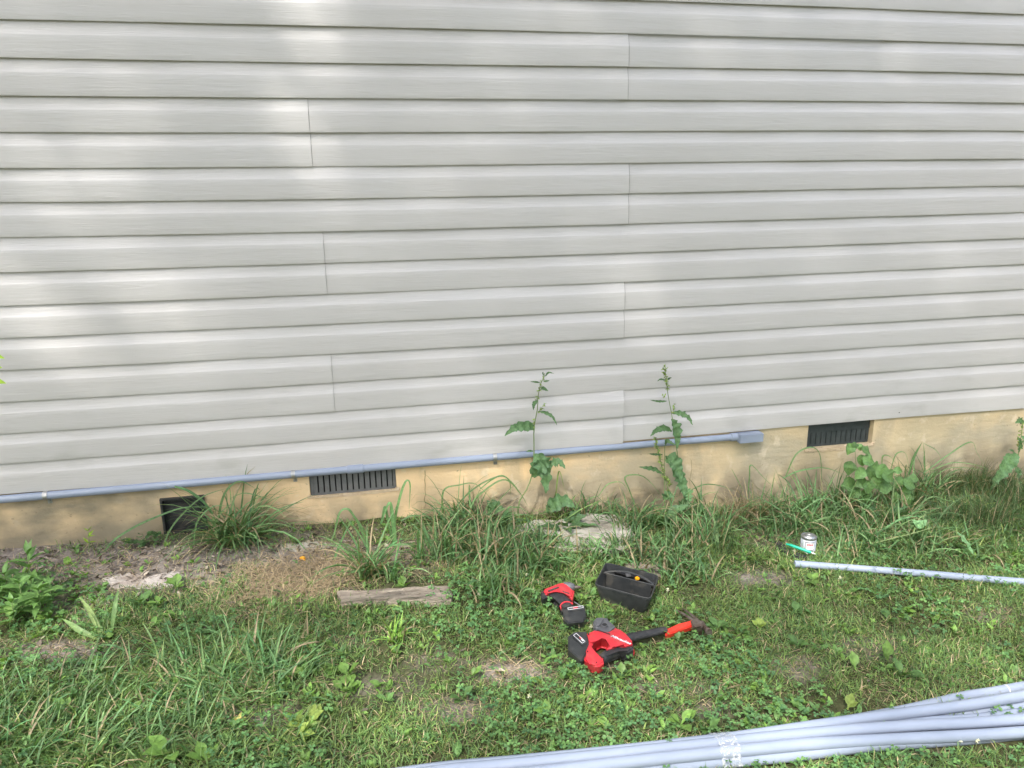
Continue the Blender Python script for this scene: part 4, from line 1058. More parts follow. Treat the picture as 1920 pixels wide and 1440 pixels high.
# ------------------------------------------------------------------ tall grass tufts
GT = 'tall grass tufts along the foundation'
def H(pts, yd): return [wp(x, y, yd) for x, y in pts]
def tuft(px, py, label, n, L, W, heroes=(), spread=.03, col=G1, lean=(.05, .6), curl=(.2, 2.3), az=None, group=GT, dry=.1, hw=1.0, cat='grass tuft', base=None):
    acc = Acc(); c = gp(px, py) if base is None else base
    if group == GT and n < 400: n = int(n*1.6); dry = max(dry, .16)
    P = np.stack([c[0]+spread*np.clip(RNG.normal(0, 1, n), -1.5, 1.5), np.minimum(c[1]+spread*.6*np.clip(RNG.normal(0, 1, n), -1.5, 1.5), -.012), 0*np.arange(n)], 1); P[:, 2] = G(P[:, 0], P[:, 1])-.004
    A = RNG.uniform(0, 6.28, n) if az is None else RNG.normal(az[0], az[1], n)
    Ls = L*(1.2 if group == GT else 1)*RNG.uniform(.35, 1.1, n); cl = col[None]*RNG.uniform(.55, 1.45, (n, 1))*np.array([1, 1, 1])
    cl = cl*(1+RNG.normal(0, .12, (n, 1))*np.array([[1, .2, .3]]))
    dd = RNG.random(n) < dry; cl[dd] = TAN*RNG.uniform(.6, 1, (dd.sum(), 1))
    blades(acc, P, A, Ls, W*RNG.uniform(.3, 1.15, n), RNG.uniform(lean[0]*.5, lean[1]*1.15, n), RNG.uniform(curl[0]*.5, curl[1], n), cl, prof=[.7, .95, 1, .95, .85, .65, .4, .05], fold=.35, pw=1.6, tipdry=.25)
    for pts, wpx in heroes:
        ribbon(acc, pts, wpx, col*random.uniform(.85, 1.25)*np.array([random.uniform(.9, 1.15), 1, 1]), fold=.35, prof=[.6, .85, 1, .95, .8, .5, .06], n=26)
    o = acc.build('grass_tuft', M['leaf']); tag(o, label, cat, group); return o
GB1 = np.array([.12, .215, .09])
tuft(446, 1020, 'big arching grass tuft right of the square black foundation cover', 120, .30, .0085, [
  (H([(182, 1062), (207, 1020), (250, 990), (300, 967), (345, 952), (392, 950)], -.07), .011), (H([(327, 912), (355, 922), (385, 945), (410, 985)], -.06), .012),
  (H([(362, 1030), (368, 985), (380, 965), (400, 950), (425, 948)], -.12), .008), (H([(300, 1040), (325, 985), (375, 935), (425, 915)], -.07), .009),
  (H([(410, 1020), (412, 960), (425, 920), (450, 903), (478, 915)], -.06), .011), (H([(470, 1010), (475, 950), (482, 915), (486, 905)], -.04), .007),
  (H([(375, 1065), (392, 1010), (412, 965), (440, 940)], -.1), .011), (H([(395, 1075), (410, 1020), (435, 975), (450, 960)], -.12), .010),
  (H([(440, 1000), (470, 962), (500, 965), (520, 1000)], -.05), .008), (H([(500, 935), (460, 925), (430, 935)], -.05), .005)], .045, GB1, (.45, .95), (.8, 2.2))
tuft(742, 1090, 'upright pair of tall grass blades standing before the long vent', 14, .16, .010, [
  (H([(751, 1108), (747, 1060), (741, 1022), (737, 985), (732, 944), (724, 955), (715, 985)], -.25), .015), (H([(745, 1050), (741, 1000), (741, 972), (752, 925), (762, 902), (769, 910), (767, 955)], -.22), .011),
  (H([(742, 1040), (728, 980), (722, 950), (716, 975), (712, 985)], -.24), .010), (H([(785, 1080), (815, 1093), (838, 1118), (852, 1142)], -.45), .011), (H([(745, 1090), (760, 1072), (790, 1082), (800, 1105)], -.35), .009)], .02, GB1*1.15)
tuft(692, 1085, 'sprawling grass tuft with long blades drooping over the wooden board', 60, .24, .0085, [
  (H([(690, 1005), (665, 970), (652, 955), (637, 962), (627, 1000), (619, 1022)], -.25), .010), (H([(617, 1110), (620, 1085), (627, 1050), (640, 1015), (662, 968)], -.32), .012),
  (H([(690, 1077), (665, 1079), (640, 1095), (620, 1122), (607, 1155), (597, 1190)], -.42), .011), (H([(687, 1078), (670, 1110), (652, 1147), (635, 1202)], -.46), .010),
  (H([(682, 1084), (650, 1094), (615, 1112), (572, 1140), (530, 1172)], -.45), .010), (H([(700, 1090), (695, 1040), (680, 1000), (665, 970)], -.3), .012)], .03, GB1*1.1, (.1, .8), (.8, 2.0), dry=.2)
tuft(880, 1010, 'arching grass tuft against the foundation left of the first dock weed', 80, .26, .008, [
  (H([(825, 1000), (829, 965), (832, 920), (860, 910), (892, 908), (925, 940)], -.07), .008), (H([(842, 985), (860, 945), (895, 912), (937, 893), (955, 903), (957, 930)], -.06), .008),
  (H([(850, 1000), (880, 950), (915, 915), (948, 900), (975, 925), (990, 950)], -.08), .009), (H([(752, 977), (770, 968), (790, 966), (815, 956)], -.08), .009),
  (H([(900, 917), (922, 900), (942, 892), (960, 905), (975, 922)], -.06), .007)], .05, GB1, (.05, .8), (1.0, 2.5))
tuft(820, 1050, 'grass tuft left of the broken concrete slab', 60, .20, .008, [(H([(820, 1145), (855, 1097), (902, 1050)], -.45), .010)], .05, GB1*1.1)
tuft(950, 1060, 'dense grass tuft in front of the first dock weed', 110, .20, .0085, [(H([(905, 1090), (940, 1030), (985, 1000), (1040, 1010)], -.3), .009)], .07, GB1)
for px, py, lab, n, L in ((1085, 975, 'grass tuft against the foundation just right of the first dock weed', 60, .14), (1130, 975, 'grass tuft growing behind the upper piece of concrete', 60, .15), (1285, 975, 'grass tuft at the foot of the second dock weed on its right', 70, .17),
                          (1350, 985, 'grass tuft between the second dock weed and the half dead tuft', 70, .15), (1455, 975, 'grass tuft between the half dead tuft and the dark vent', 70, .17), (1470, 1005, 'grass tuft above the black rubber piece', 60, .13), (1575, 960, 'grass tuft against the foundation under the dark vent', 80, .20),
                          (1630, 1030, 'grass tuft behind the single pipe, right of the can', 70, .13), (860, 985, 'grass tuft against the foundation right of the long vent', 50, .17), (905, 1045, 'grass tuft behind the wooden board at its right end', 70, .16), (1290, 1080, 'grass tuft right of the black tote', 60, .11)):
    tuft(px, py, lab, n, L, .0075, [], .07, GB1*random.uniform(.85, 1.15), (.1, .9), (.6, 2.0))
tuft(1010, 1030, 'leaning grass tuft growing over the lower slab edge', 80, .15, .008, [], .06, GB1)
tuft(1110, 1050, 'grass tuft in front of the right half of the broken slab', 85, .10, .008, [], .07, GB1*1.05)
tuft(1180, 1035, 'grass tuft covering the right corner of the broken slab', 60, .13, .007, [], .05, GB1)
tuft(935, 1115, 'grass tuft between the wooden board and the impact driver', 60, .15, .008, [], .06, GB1*1.1)
tuft(1010, 1070, 'grass tuft just behind the impact driver', 60, .15, .008, [], .05, GB1)
tuft(1050, 985, 'thin grass tuft on the foundation between the dock weeds', 34, .15, .005, [(H([(1042, 930), (1048, 884), (1058, 915)], -.05), .006), (H([(1062, 973), (1090, 955), (1132, 935)], -.15), .006)], .05, G1)
tuft(1190, 1000, 'folded grass tuft beside the upper piece of concrete', 70, .20, .008, [
  (H([(1195, 960), (1180, 920), (1172, 895), (1197, 891), (1218, 903), (1244, 935)], -.06), .008), (H([(1122, 930), (1140, 908), (1165, 905), (1180, 925)], -.05), .006), (H([(1112, 965), (1128, 985), (1145, 1000), (1140, 1020)], -.2), .008)], .05, GB1)
tuft(1235, 1055, 'lush grass tuft behind the black tote', 110, .15, .009, [(H([(1235, 1050), (1290, 1052), (1340, 1062), (1380, 1080)], -.5), .010), (H([(1240, 1075), (1290, 1075), (1345, 1085)], -.55), .010)], .08, GB1, (.2, 1.0))
tuft(1310, 1020, 'grass tuft right of the second dock weed', 90, .18, .007, [(H([(1290, 922), (1320, 909), (1350, 911), (1378, 922)], -.05), .006)], .08, GB1)
tuft(1400, 975, 'half dead grass tuft below the end of the conduit', 120, .17, .005, [(H([(1402, 930), (1405, 895), (1408, 872), (1431, 895), (1458, 921)], -.06), .006), (H([(1372, 880), (1385, 905), (1398, 930)], -.06), .005)], .06, GB1, dry=.8)
tuft(1520, 985, 'sprawling grass tuft left of the bushy weed', 150, .24, .008, [
  (H([(1468, 897), (1490, 886), (1515, 880), (1549, 878), (1590, 893)], -.07), .008), (H([(1473, 893), (1492, 853), (1518, 839), (1535, 848), (1540, 880), (1540, 920)], -.08), .008),
  (H([(1520, 980), (1560, 970), (1600, 985), (1620, 1005)], -.3), .010), (H([(1500, 960), (1540, 935), (1570, 945), (1600, 975), (1622, 1010)], -.25), .008)], .09, GB1, (.2, 1.1), (.6, 1.8))
tuft(1660, 1000, 'sprawling grass tuft in front of the bushy weed', 150, .22, .008, [
  (H([(1650, 930), (1665, 950), (1675, 975), (1680, 1000)], -.25), .007), (H([(1700, 970), (1740, 935), (1765, 935), (1775, 955)], -.25), .008), (H([(1720, 975), (1780, 965), (1820, 985), (1845, 1025)], -.3), .009)], .10, GB1*.95, (.2, 1.1), (.6, 1.8))
tuft(1725, 945, 'arching grass tuft against the foundation right of the bushy weed', 110, .24, .008, [
  (H([(1704, 890), (1712, 860), (1729, 829)], -.05), .013), (H([(1733, 900), (1733, 860), (1731, 829)], -.055), .010), (H([(1733, 832), (1755, 845), (1768, 866)], -.05), .007),
  (H([(1731, 888), (1775, 855), (1819, 829), (1832, 850), (1848, 876)], -.06), .007), (H([(1653, 875), (1655, 856), (1668, 856), (1684, 874)], -.05), .008),
  (H([(1670, 880), (1680, 852), (1697, 850), (1705, 880)], -.06), .006), (H([(1745, 883), (1785, 868), (1830, 872), (1866, 886)], -.06), .006), (H([(1740, 900), (1780, 878), (1830, 880), (1880, 895)], -.05), .005)], .08, GB1)
for i, (px, py, lab) in enumerate(((1800, 925, 'fine dark grass tuft along the foundation right of the arching blades'), (1880, 930, 'fine dark grass tuft at the foot of the third dock weed'), (1830, 985, 'fine dark grass tuft in front of the two against the foundation'), (1940, 960, 'fine dark grass tuft cut by the right edge of the photo'))):
    tuft(px, py, lab, 900, .15, .0028, [], .11, np.array([.07, .12, .045]), (.0, .9), (.2, 1.6), dry=.08)
tuft(1760, 1030, 'loose grass tuft behind the single pipe at the right', 120, .15, .007, [], .12, GB1, (.3, 1.2))
tuft(1580, 1040, 'loose grass tuft right of the small can', 80, .14, .006, [], .08, GB1, (.3, 1.2))
tuft(194, 1194, 'pale broad blades with whitish stems spreading at the left', 8, .10, .008, [
  ([gp(192, 1190, .01), gp(178, 1165, .05), gp(165, 1140, .07), gp(148, 1118, .08)], .017), ([gp(186, 1199, .01), gp(152, 1184, .035), gp(135, 1172, .05), gp(116, 1160, .05)], .018),
  ([gp(210, 1182, .01), gp(214, 1150, .06), gp(218, 1125, .09), gp(222, 1103, .10)], .015)], .01, np.array([.17, .26, .10]), group=None)
GL = 'long flopped grass tufts in the left foreground'
for px, py, lab, n, az in ((60, 1300, 'flopped grass tuft at the left edge below the bare patch', 120, 0), (200, 1290, 'flopped grass tuft below the pale broad blades', 110, .2), (400, 1300, 'flopped grass tuft right of centre in the left foreground', 110, 3.4),
                         (480, 1235, 'bluish grass tuft beside the straw patch in the foreground', 90, .5), (100, 1400, 'flopped grass tuft in the bottom left corner', 160, .1), (290, 1400, 'flopped grass tuft on the bottom edge right of the corner one', 130, .4),
                         (430, 1260, 'grass tuft lying flat left of the bluish one', 100, 2.9), (20, 1370, 'dark grass tuft touching the left edge near the bottom', 140, .3), (560, 1200, 'wispy grass tuft left of the wooden board', 180, 1.2), (470, 1290, 'grass tuft above the yellowed leaf in the foreground', 90, .3), (330, 1230, 'grass tuft in the middle of the left foreground', 120, 3.3)):
    thin = 'wispy' in lab
    tuft(px, py, lab, int(n*1.3), .135 if not thin else .10, .0062 if not thin else .002, [], .10, (GB1*1.15 if 'dark' not in lab else GB1*.9) if not thin else G3*.75, (.5, 1.45), (.1, 1.3), az=(az, 1.0 if not thin else 1.5), group=GL, dry=.08)
tuft(745, 1205, 'bright green grass tuft in the clover below the board', 30, .10, .010, [], .02, np.array([.17, .30, .06]), (.1, .8), (.4, 1.4), group=None)

# ------------------------------------------------------------------ weeds with stems
DOCK = np.array([.11, .205, .095]); SEEDC = np.array([.26, .36, .11])
def z4(x, y): return (900+x/4, 680+y/4)
def seeds(acc, pts, n, r, spread, col, seed=1):
    rr = np.random.default_rng(seed); C = tube_pts(pts, n); C = C+rr.normal(0, spread, C.shape)
    P = np.repeat(C, 3, 0); N = len(P)
    blades(acc, P, rr.uniform(0, 6.28, N), r*rr.uniform(.8, 1.4, N), r*rr.uniform(.7, 1.1, N), rr.uniform(.2, 2.2, N), 0, col[None]*rr.uniform(.7, 1.3, (N, 1)), prof=[.3, 1, .9, .2], clip=False, fold=.4)
def stem_obj(parent, paths, r0, r1, m=None):
    bm = bmesh.new()
    for pts in paths: C = tube_pts(pts, 26); add_tube(bm, C, np.linspace(r0, r1, 26), seg=8)
    return bm_obj('stem', bm, m or M['stem'], parent)
M['stem'] = pmat('green stem', (.16, .24, .08), (.20, .24, .10), scale=30, rough=.6)
M['redstem'] = M['stem']
def dock(name, yd, stems, leaves, seedl, label, fz):
    base = stems[0][0]; b_ = wp(*base, yd); root = empty(name, (b_[0], yd, float(G(b_[0], yd)))); tag(root, label, 'weed')
    paths = [[wp(x, y, yd) for x, y in s_] for s_ in stems]
    for p in paths: q = p[0].copy(); q[2] = G(q[0], q[1])-.01; p.insert(0, q)
    stem_obj(root, paths, .0035, .0013)
    for i, (pts, w_, c) in enumerate(leaves):
        acc = Acc(); P = [wp(x, y, yd-(.0 if j == 0 else .012*j)) for j, (x, y) in enumerate(pts)]
        ribbon(acc, P, w_*1.3, DOCK*c, prof=[.15, .7, 1, .95, .75, .45, .08], fold=.25, n=26, up=(0, -1, .5), wav=.45, seed=i)
        acc.build('leaf', M['leaf'], root)
    acc = Acc()
    for i, (pts, n, sp) in enumerate(seedl):
        acc = Acc(); seeds(acc, [wp(x, y, yd) for x, y in pts], n, .0075, sp*1.2, SEEDC, i+5); acc.build('seed_head', M['leaf'], root)
Z = z4
dock('dock_weed', -.07, [[Z(290, 1060), Z(350, 950), Z(390, 840), Z(405, 680), Z(405, 500), Z(430, 350), Z(435, 260), Z(455, 160), Z(480, 110), Z(485, 78)]],
 [([Z(410, 490), Z(370, 475), Z(300, 480), Z(240, 500), Z(185, 550)], .032, 1), ([Z(440, 365), Z(500, 380), Z(545, 410), Z(578, 470)], .012, 1), ([Z(402, 690), Z(450, 740), Z(490, 850), Z(495, 980)], .055, 1.05),
  ([Z(400, 860), Z(430, 800), Z(490, 760), Z(520, 740)], .05, .95), ([Z(505, 770), Z(560, 750), Z(600, 750), Z(640, 795)], .030, 1), ([Z(430, 285), Z(405, 310), Z(400, 355)], .013, .9), ([Z(455, 185), Z(480, 195), Z(512, 213)], .012, .9),
  ([Z(450, 148), Z(415, 145), Z(378, 142)], .006, .8), ([Z(478, 140), Z(500, 138), Z(522, 134)], .006, .8), ([Z(486, 105), Z(515, 75), Z(555, 82)], .006, .9), ([Z(482, 100), Z(470, 80), Z(474, 68)], .005, .9), ([Z(400, 665), Z(370, 662), Z(345, 668)], .007, .9), ([Z(60, 1120), Z(110, 1085), Z(180, 1100)], .05, .95), ([Z(500, 1120), Z(560, 1060), Z(640, 1040), Z(720, 1090)], .05, 1.1)],
 [([Z(480, 110), Z(460, 170), Z(448, 220)], 14, .0035), ([Z(435, 260), Z(425, 280)], 6, .003), ([Z(440, 375), Z(465, 345), Z(488, 310)], 10, .002), ([Z(405, 500), Z(402, 440)], 6, .002)], 'tall thin dock weed left of the siding seam, one big leaf curling left', 0)
dock('dock_weed', -.08, [[Z(1560, 1090), Z(1535, 980), Z(1510, 850), Z(1470, 620), Z(1440, 400), Z(1410, 240), Z(1390, 60)], [Z(1440, 1110), Z(1425, 1000), Z(1385, 860), Z(1345, 700), Z(1310, 560)], [Z(1385, 1100), Z(1383, 850), Z(1386, 620)]],
 [([Z(1440, 378), Z(1500, 380), Z(1560, 410), Z(1595, 468)], .020, 1), ([Z(1438, 420), Z(1470, 480), Z(1480, 560), Z(1480, 645)], .034, .95), ([Z(1440, 515), Z(1380, 490), Z(1320, 510), Z(1278, 552)], .022, .9), ([Z(1402, 288), Z(1340, 290), Z(1275, 280)], .008, .8),
  ([Z(1375, 840), Z(1310, 800), Z(1250, 790), Z(1192, 782)], .016, .95), ([Z(1390, 740), Z(1440, 730), Z(1480, 790), Z(1510, 900)], .050, 1.1), ([Z(1440, 800), Z(1490, 850), Z(1520, 930), Z(1530, 1000)], .045, 1.15), ([Z(1530, 950), Z(1560, 990), Z(1570, 1060)], .036, 1.6),
  ([Z(1380, 1030), Z(1410, 990), Z(1450, 1010)], .03, 1), ([Z(1400, 135), Z(1355, 125), Z(1328, 140)], .006, .8), ([Z(1405, 130), Z(1420, 118), Z(1438, 112)], .006, .8), ([Z(1390, 620), Z(1400, 585), Z(1430, 600), Z(1470, 620)], .014, .8), ([Z(1370, 690), Z(1310, 688), Z(1265, 684)], .008, .7), ([Z(1500, 1090), Z(1540, 1060), Z(1600, 1080)], .04, .95), ([Z(1030, 1225), Z(1110, 1180), Z(1200, 1170), Z(1260, 1200)], .04, .95)],
 [([Z(1388, 28), Z(1388, 60), Z(1390, 100)], 26, .0045), ([Z(1392, 100), Z(1402, 160), Z(1400, 210)], 22, .0040), ([Z(1312, 560), Z(1325, 620), Z(1345, 680), Z(1350, 740)], 34, .0030), ([Z(1355, 740), Z(1380, 850), Z(1430, 920)], 30, .0035), ([Z(1400, 850), Z(1420, 930), Z(1410, 980)], 16, .004), ([Z(1450, 370), Z(1460, 310)], 7, .003), ([Z(1385, 265), Z(1385, 240)], 5, .003)], 'tall dock weed with knobbly seed heads standing before the siding right of the seam', 0)
def z5(x, y): return (1540+x/4.8, 780+y/4.8)
dock('dock_weed', -.10, [[z5(1700, 740), z5(1740, 520), z5(1775, 340), z5(1800, 170), z5(1815, 40)], [z5(1820, 740), z5(1835, 600), z5(1850, 400)]],
 [([z5(1770, 350), z5(1700, 400), z5(1620, 500), z5(1525, 660)], .060, 1.25), ([z5(1775, 330), z5(1790, 250), z5(1770, 190)], .022, 1), ([z5(1800, 180), z5(1830, 210), z5(1822, 260)], .02, 1.2), ([z5(1812, 60), z5(1780, 40), z5(1745, 65)], .024, 1), ([z5(1815, 50), z5(1850, 60), z5(1880, 90)], .024, 1), ([z5(1740, 480), z5(1770, 500), z5(1765, 570)], .03, 1),
  ([z5(1740, 620), z5(1770, 610), z5(1790, 650)], .03, 1.9), ([z5(1700, 640), z5(1660, 600), z5(1650, 560)], .02, 1.5), ([z5(1740, 330), z5(1715, 310), z5(1690, 305)], .008, 1)],
 [([z5(1790, 280), z5(1780, 240), z5(1800, 150)], 20, .0045), ([z5(1805, 120), z5(1812, 50)], 12, .004)], 'dock weed with one large silvery leaf at the right edge', 0)
# fallen dock stalk in the grass
def stalk():
    P = [gp(1625, 1022, .03), gp(1680, 1008, .07), gp(1712, 1000, .10), gp(1745, 990, .11)]
    root = empty('fallen_weed_stalk', gp(1680, 1015)); tag(root, 'pale fallen weed stalk leaning through the grass in front of the bushy weed', 'weed')
    stem_obj(root, [P, [P[2], gp(1722, 975, .13), gp(1735, 965, .15)]], .003, .0014)
    acc = Acc(); seeds(acc, [gp(1680, 1012, .05), gp(1700, 1014, .04), gp(1715, 1016, .03)], 14, .0045, .003, SEEDC, 3); acc.build('seed_head', M['leaf'], root); acc = Acc(); seeds(acc, [gp(1745, 1000, .06), gp(1765, 1015, .04), gp(1780, 1022, .03)], 16, .0045, .004, SEEDC, 4); acc.build('seed_head', M['leaf'], root)
    acc = Acc(); ribbon(acc, [gp(1712, 975, .14), gp(1722, 985, .12), gp(1738, 975, .13)], .04, DOCK*1.7, prof=[.3, .9, 1, .7, .1], wav=.4); acc.build('leaf', M['leaf'], root)
    acc = Acc(); ribbon(acc, [gp(1795, 998, .10), gp(1812, 1018, .07), gp(1825, 1040, .05)], .025, DOCK*1.7, prof=[.3, .9, 1, .7, .1], wav=.5); acc.build('leaf', M['leaf'], root)
stalk()
for k, (px, py, lab) in enumerate(((930, 1000, 'rosette of broad dark dock leaves left of the first tall dock weed'), (1062, 1000, 'rosette of broad dark dock leaves right of the first tall dock weed'), (1240, 990, 'rosette of broad dock leaves at the foot of the second dock weed'), (1655, 985, 'rosette of broad dark leaves under the bushy weed'))):
    c = gp(px, py); acc = Acc(); r = np.random.default_rng(300+k); n = 9
    blades(acc, np.tile(c, (n, 1))+r.normal(0, .008, (n, 3))*[1, 1, 0], r.uniform(2.6, 6.8, n), r.uniform(.10, .17, n), r.uniform(.032, .05, n), r.uniform(.2, .8, n), r.uniform(.5, 1.3, n), DOCK[None]*r.uniform(.8, 1.25, (n, 1)), prof=[.08, .2, .6, .9, 1, .9, .65, .3, .04], fold=.25, wav=.35)
    tag(acc.build('dock_rosette', M['leaf']), lab, 'weed', 'dock leaf rosettes by the foundation')
# bushy broad-leaved weed by the right-hand vent
def leafy(name, label, stems, leaves, yd, col, w_ratio=.62, prof=OVATE, r=.0022, cat='weed'):
    b_ = stems[0][0] if len(stems[0][0]) == 3 else wp(*stems[0][0], yd)
    root = empty(name, (b_[0], b_[1], float(G(b_[0], b_[1])))); tag(root, label, cat)
    paths = [[p if len(p) == 3 else wp(*p, yd) for p in s_] for s_ in stems]; stem_obj(root, [[np.array(p) for p in s_] for s_ in paths], r, .001)
    return root
root = leafy('broadleaf_weed', 'bushy weed with broad oval leaves standing below the dark vent', [[(1612, 965), (1610, 920), (1606, 880), (1603, 842)], [(1620, 965), (1628, 930), (1640, 895), (1650, 880)], [(1640, 965), (1665, 940), (1690, 915), (1700, 905)]], None, -.16, None)
rr = np.random.default_rng(9)
LV = [(255, 300, -2.0, 95), (305, 270, -1.5, 60), (345, 280, -1.2, 60), (400, 320, -.7, 100), (420, 400, -.4, 100), (365, 400, -1.4, 90), (255, 470, -1.75, 110), (345, 520, -2.3, 110), (440, 520, -1.5, 120), (550, 500, -.5, 130), (420, 650, -1.55, 120), (500, 600, -1.2, 120), (570, 640, .1, 120), (665, 745, -1.6, 105), (765, 755, -1.5, 110), (690, 490, -.3, 70), (790, 610, -.6, 110), (245, 620, 3.3, 120), (290, 690, -2.2, 120), (600, 540, -.9, 110), (760, 660, -2.5, 80), (350, 600, -2.6, 100), (480, 470, 2.6, 90), (560, 590, -1.8, 100), (700, 600, -1.9, 90), (400, 720, -1.4, 110), (830, 560, -.3, 80)]
for i, (zx, zy, ang, sz) in enumerate(LV):
    acc = Acc(); c = np.array(z5(zx, zy)); d = np.array([math.cos(ang), -math.sin(ang)])*sz/4.8/2*1.2
    yy = -.16-.05*rr.random(); P = [wp(*(c-d), yy), wp(*c, yy-.014), wp(*(c+d), yy-.012)]; Ln = np.linalg.norm(P[2]-P[0])
    ribbon(acc, P, Ln*rr.uniform(.75, .95), np.array([.13, .24, .085])*rr.uniform(.75, 1.3), prof=[.1, .7, 1, 1, .75, .4, .05], n=16, fold=rr.uniform(.1, .4), up=(rr.uniform(-.5, .5), -1, rr.uniform(.3, 1)), wav=.12, seed=i)
    acc.build('leaf', M['leaf'], root)
# left leafy weeds
def whorl(px, py, top, label, levels, lf, col, group=None, name='leafy_weed', br=0):
    """upright stem from the ground at (px,py) to the top pixel with opposite leaves"""
    b_ = gp(px, py); t = wp(*top, b_[1]); root = empty(name, b_); tag(root, label, 'weed', group)
    base = b_-np.array([0, 0, .01]); mid = (base+t)/2+np.array([.004, 0, 0]); stem_obj(root, [[base, mid, t]], .002, .0012)
    acc = Acc(); r = np.random.default_rng(px); P, A, Ls, Ln, Cu = [], [], [], [], []
    for k in range(levels):
        f = 1-(k/levels)*.8; p = base+(t-base)*f; m_ = 5 if k == 0 else 3
        for j in range(m_):
            P.append(p); A.append(r.uniform(0, 6.28)); Ls.append(lf*(.75+.4*(k > 0))*r.uniform(.7, 1.15)); Ln.append(.5+.2*k if k == 0 else r.uniform(.7, 1.2)); Cu.append(r.uniform(.2, 1.0))
    N = len(P); Ls = np.array(Ls)
    blades(acc, np.array(P), A, Ls, Ls*.34, Ln, Cu, col[None]*r.uniform(.8, 1.25, (N, 1)), prof=[.15, .55, .9, 1, .85, .55, .25, .04], fold=.3, clip=False, pw=1)
    acc.build('foliage', M['leaf'], root)
LG = np.array([.125, .235, .07]); GW = 'leafy lance leaved weeds at the left edge'
lfk = 1.35
for px, py, top, lab, lv, lf in ((58, 1125, (52, 1040), 'tallest leafy weed at the left, its top against the litter', 4, .050), (12, 1120, (8, 1078), 'leafy weed cut by the left edge beside the tallest one', 4, .050), (75, 1165, (72, 1108), 'leafy weed with drooping lance leaves in front of the tallest one', 5, .050),
                            (40, 1150, (36, 1095), 'leafy weed filling the gap behind the round leaf at the left edge', 4, .045), (95, 1140, (92, 1098), 'small leafy weed on the right side of the left hand clump', 4, .038), (24, 1175, (22, 1130), 'low leafy weed at the left edge above the round leaf', 3, .045)):
    whorl(px, py, top, lab, lv+2, lf*lfk, LG, GW)
whorl(165, 1034, (165, 996), 'tiny bright green seedling against the mouldy foundation', 3, .030, np.array([.28, .42, .06]), None, 'seedling')
# ground ivy by the black cover
def ivy():
    c = gp(268, 1014); root = empty('ground_ivy', (c[0], -.03, c[2])); tag(root, 'small round leaved creeping plant at the foot of the foundation left of the black cover', 'plant')
    acc = Acc(); r = np.random.default_rng(4); n = 26; P = np.stack([c[0]+r.uniform(-.06, .07, n), -.03-r.uniform(0, .05, n), c[2]+r.uniform(.005, .05, n)], 1)
    blades(acc, P, r.uniform(3.4, 6.0, n), r.uniform(.02, .03, n), r.uniform(.020, .028, n), r.uniform(.8, 1.6, n), .4, np.array([.09, .17, .075])[None]*r.uniform(.8, 1.3, (n, 1)), prof=[.5, .95, 1, .9, .6, .2], fold=.2, wav=.15)
    acc.build('foliage', M['leaf'], root)
ivy()
# plantain rosettes and broad leaves in the lawn
GPn = 'broad leaved plantains in the lawn'
PL = [(652, 1262, 'plantain left of the bare straw patch, below the wispy grass', 5, .055), (645, 1287, 'plantain just in front of the one left of the straw patch', 5, .055), (868, 1305, 'plantain with a pale upturned leaf below the straw patch', 5, .05), (885, 1262, 'plantain on the left rim of the round straw patch', 4, .04),
      (1026, 1338, 'plantain with one bright oval leaf above the pipe bundle', 3, .055), (1604, 1250, 'plantain with a tall upright leaf beside a clover flower', 3, .06), (1663, 1232, 'plantain with an upright spoon shaped leaf in the right lawn', 3, .06), (1694, 1262, 'plantain with two broad leaves above the pipe bundle at the right', 5, .07),
      (1518, 1085, 'broad leaf plant just below the end of the single pipe', 4, .06), (1664, 1158, 'plantain with one shiny oval leaf in the right lawn', 3, .05), (1346, 1172, 'plantain cluster right of the hammer head', 7, .05), (1386, 1180, 'plantain second to the right of the hammer head', 5, .045),
      (1425, 1172, 'plantain with yellowish curled leaf right of the hammer head', 5, .045), (1490, 1142, 'plantain in the lawn midway below the single pipe', 5, .045), (1272, 1196, 'plantain under the hammer head', 5, .045), (1168, 1262, 'plantain with a round leaf touching the rotary hammer', 4, .045),
      (1495, 1205, 'plantain beside the pale patch in the middle of the right lawn', 6, .045), (1275, 1352, 'bright green plantain left of the tape on the bundle', 6, .055), (1325, 1360, 'plantain just above the tape on the bundle', 4, .055), (1590, 1325, 'yellow spotted broad leaf just above the pipe bundle', 2, .06),
      (388, 1425, 'broad bright leaf at the bottom edge in the left foreground', 3, .075), (318, 1410, 'broad dark leaf at the bottom edge left of the bright one', 3, .075), (165, 1420, 'broad leaf in the bottom left grass', 4, .06), (580, 1350, 'plantain with broad leaves right of the yellowed leaf', 5, .065), (560, 1375, 'plantain behind the bottom edge right of the yellowed leaf', 4, .05),
      (20, 1160, 'large round leaf plant at the left edge', 3, .085), (90, 1155, 'broad low leaf plant under the lance leaved weeds', 5, .05), (265, 1125, 'lobed leaf plant in front of the pale flat stone', 7, .05), (330, 1095, 'lobed leaf plant right of the pale flat stone', 6, .05), (300, 1125, 'bright round leaf plant between the stone and the straw', 5, .045), (1100, 1090, 'broad leaf between the impact driver and the tote', 3, .05),
      (235, 1340, 'broad leaf plant in the middle of the left foreground', 6, .055), (120, 1330, 'broad leaf plant near the left edge of the foreground', 5, .055), (760, 1095, 'dark broad leaf plant behind the wooden board', 5, .06)]
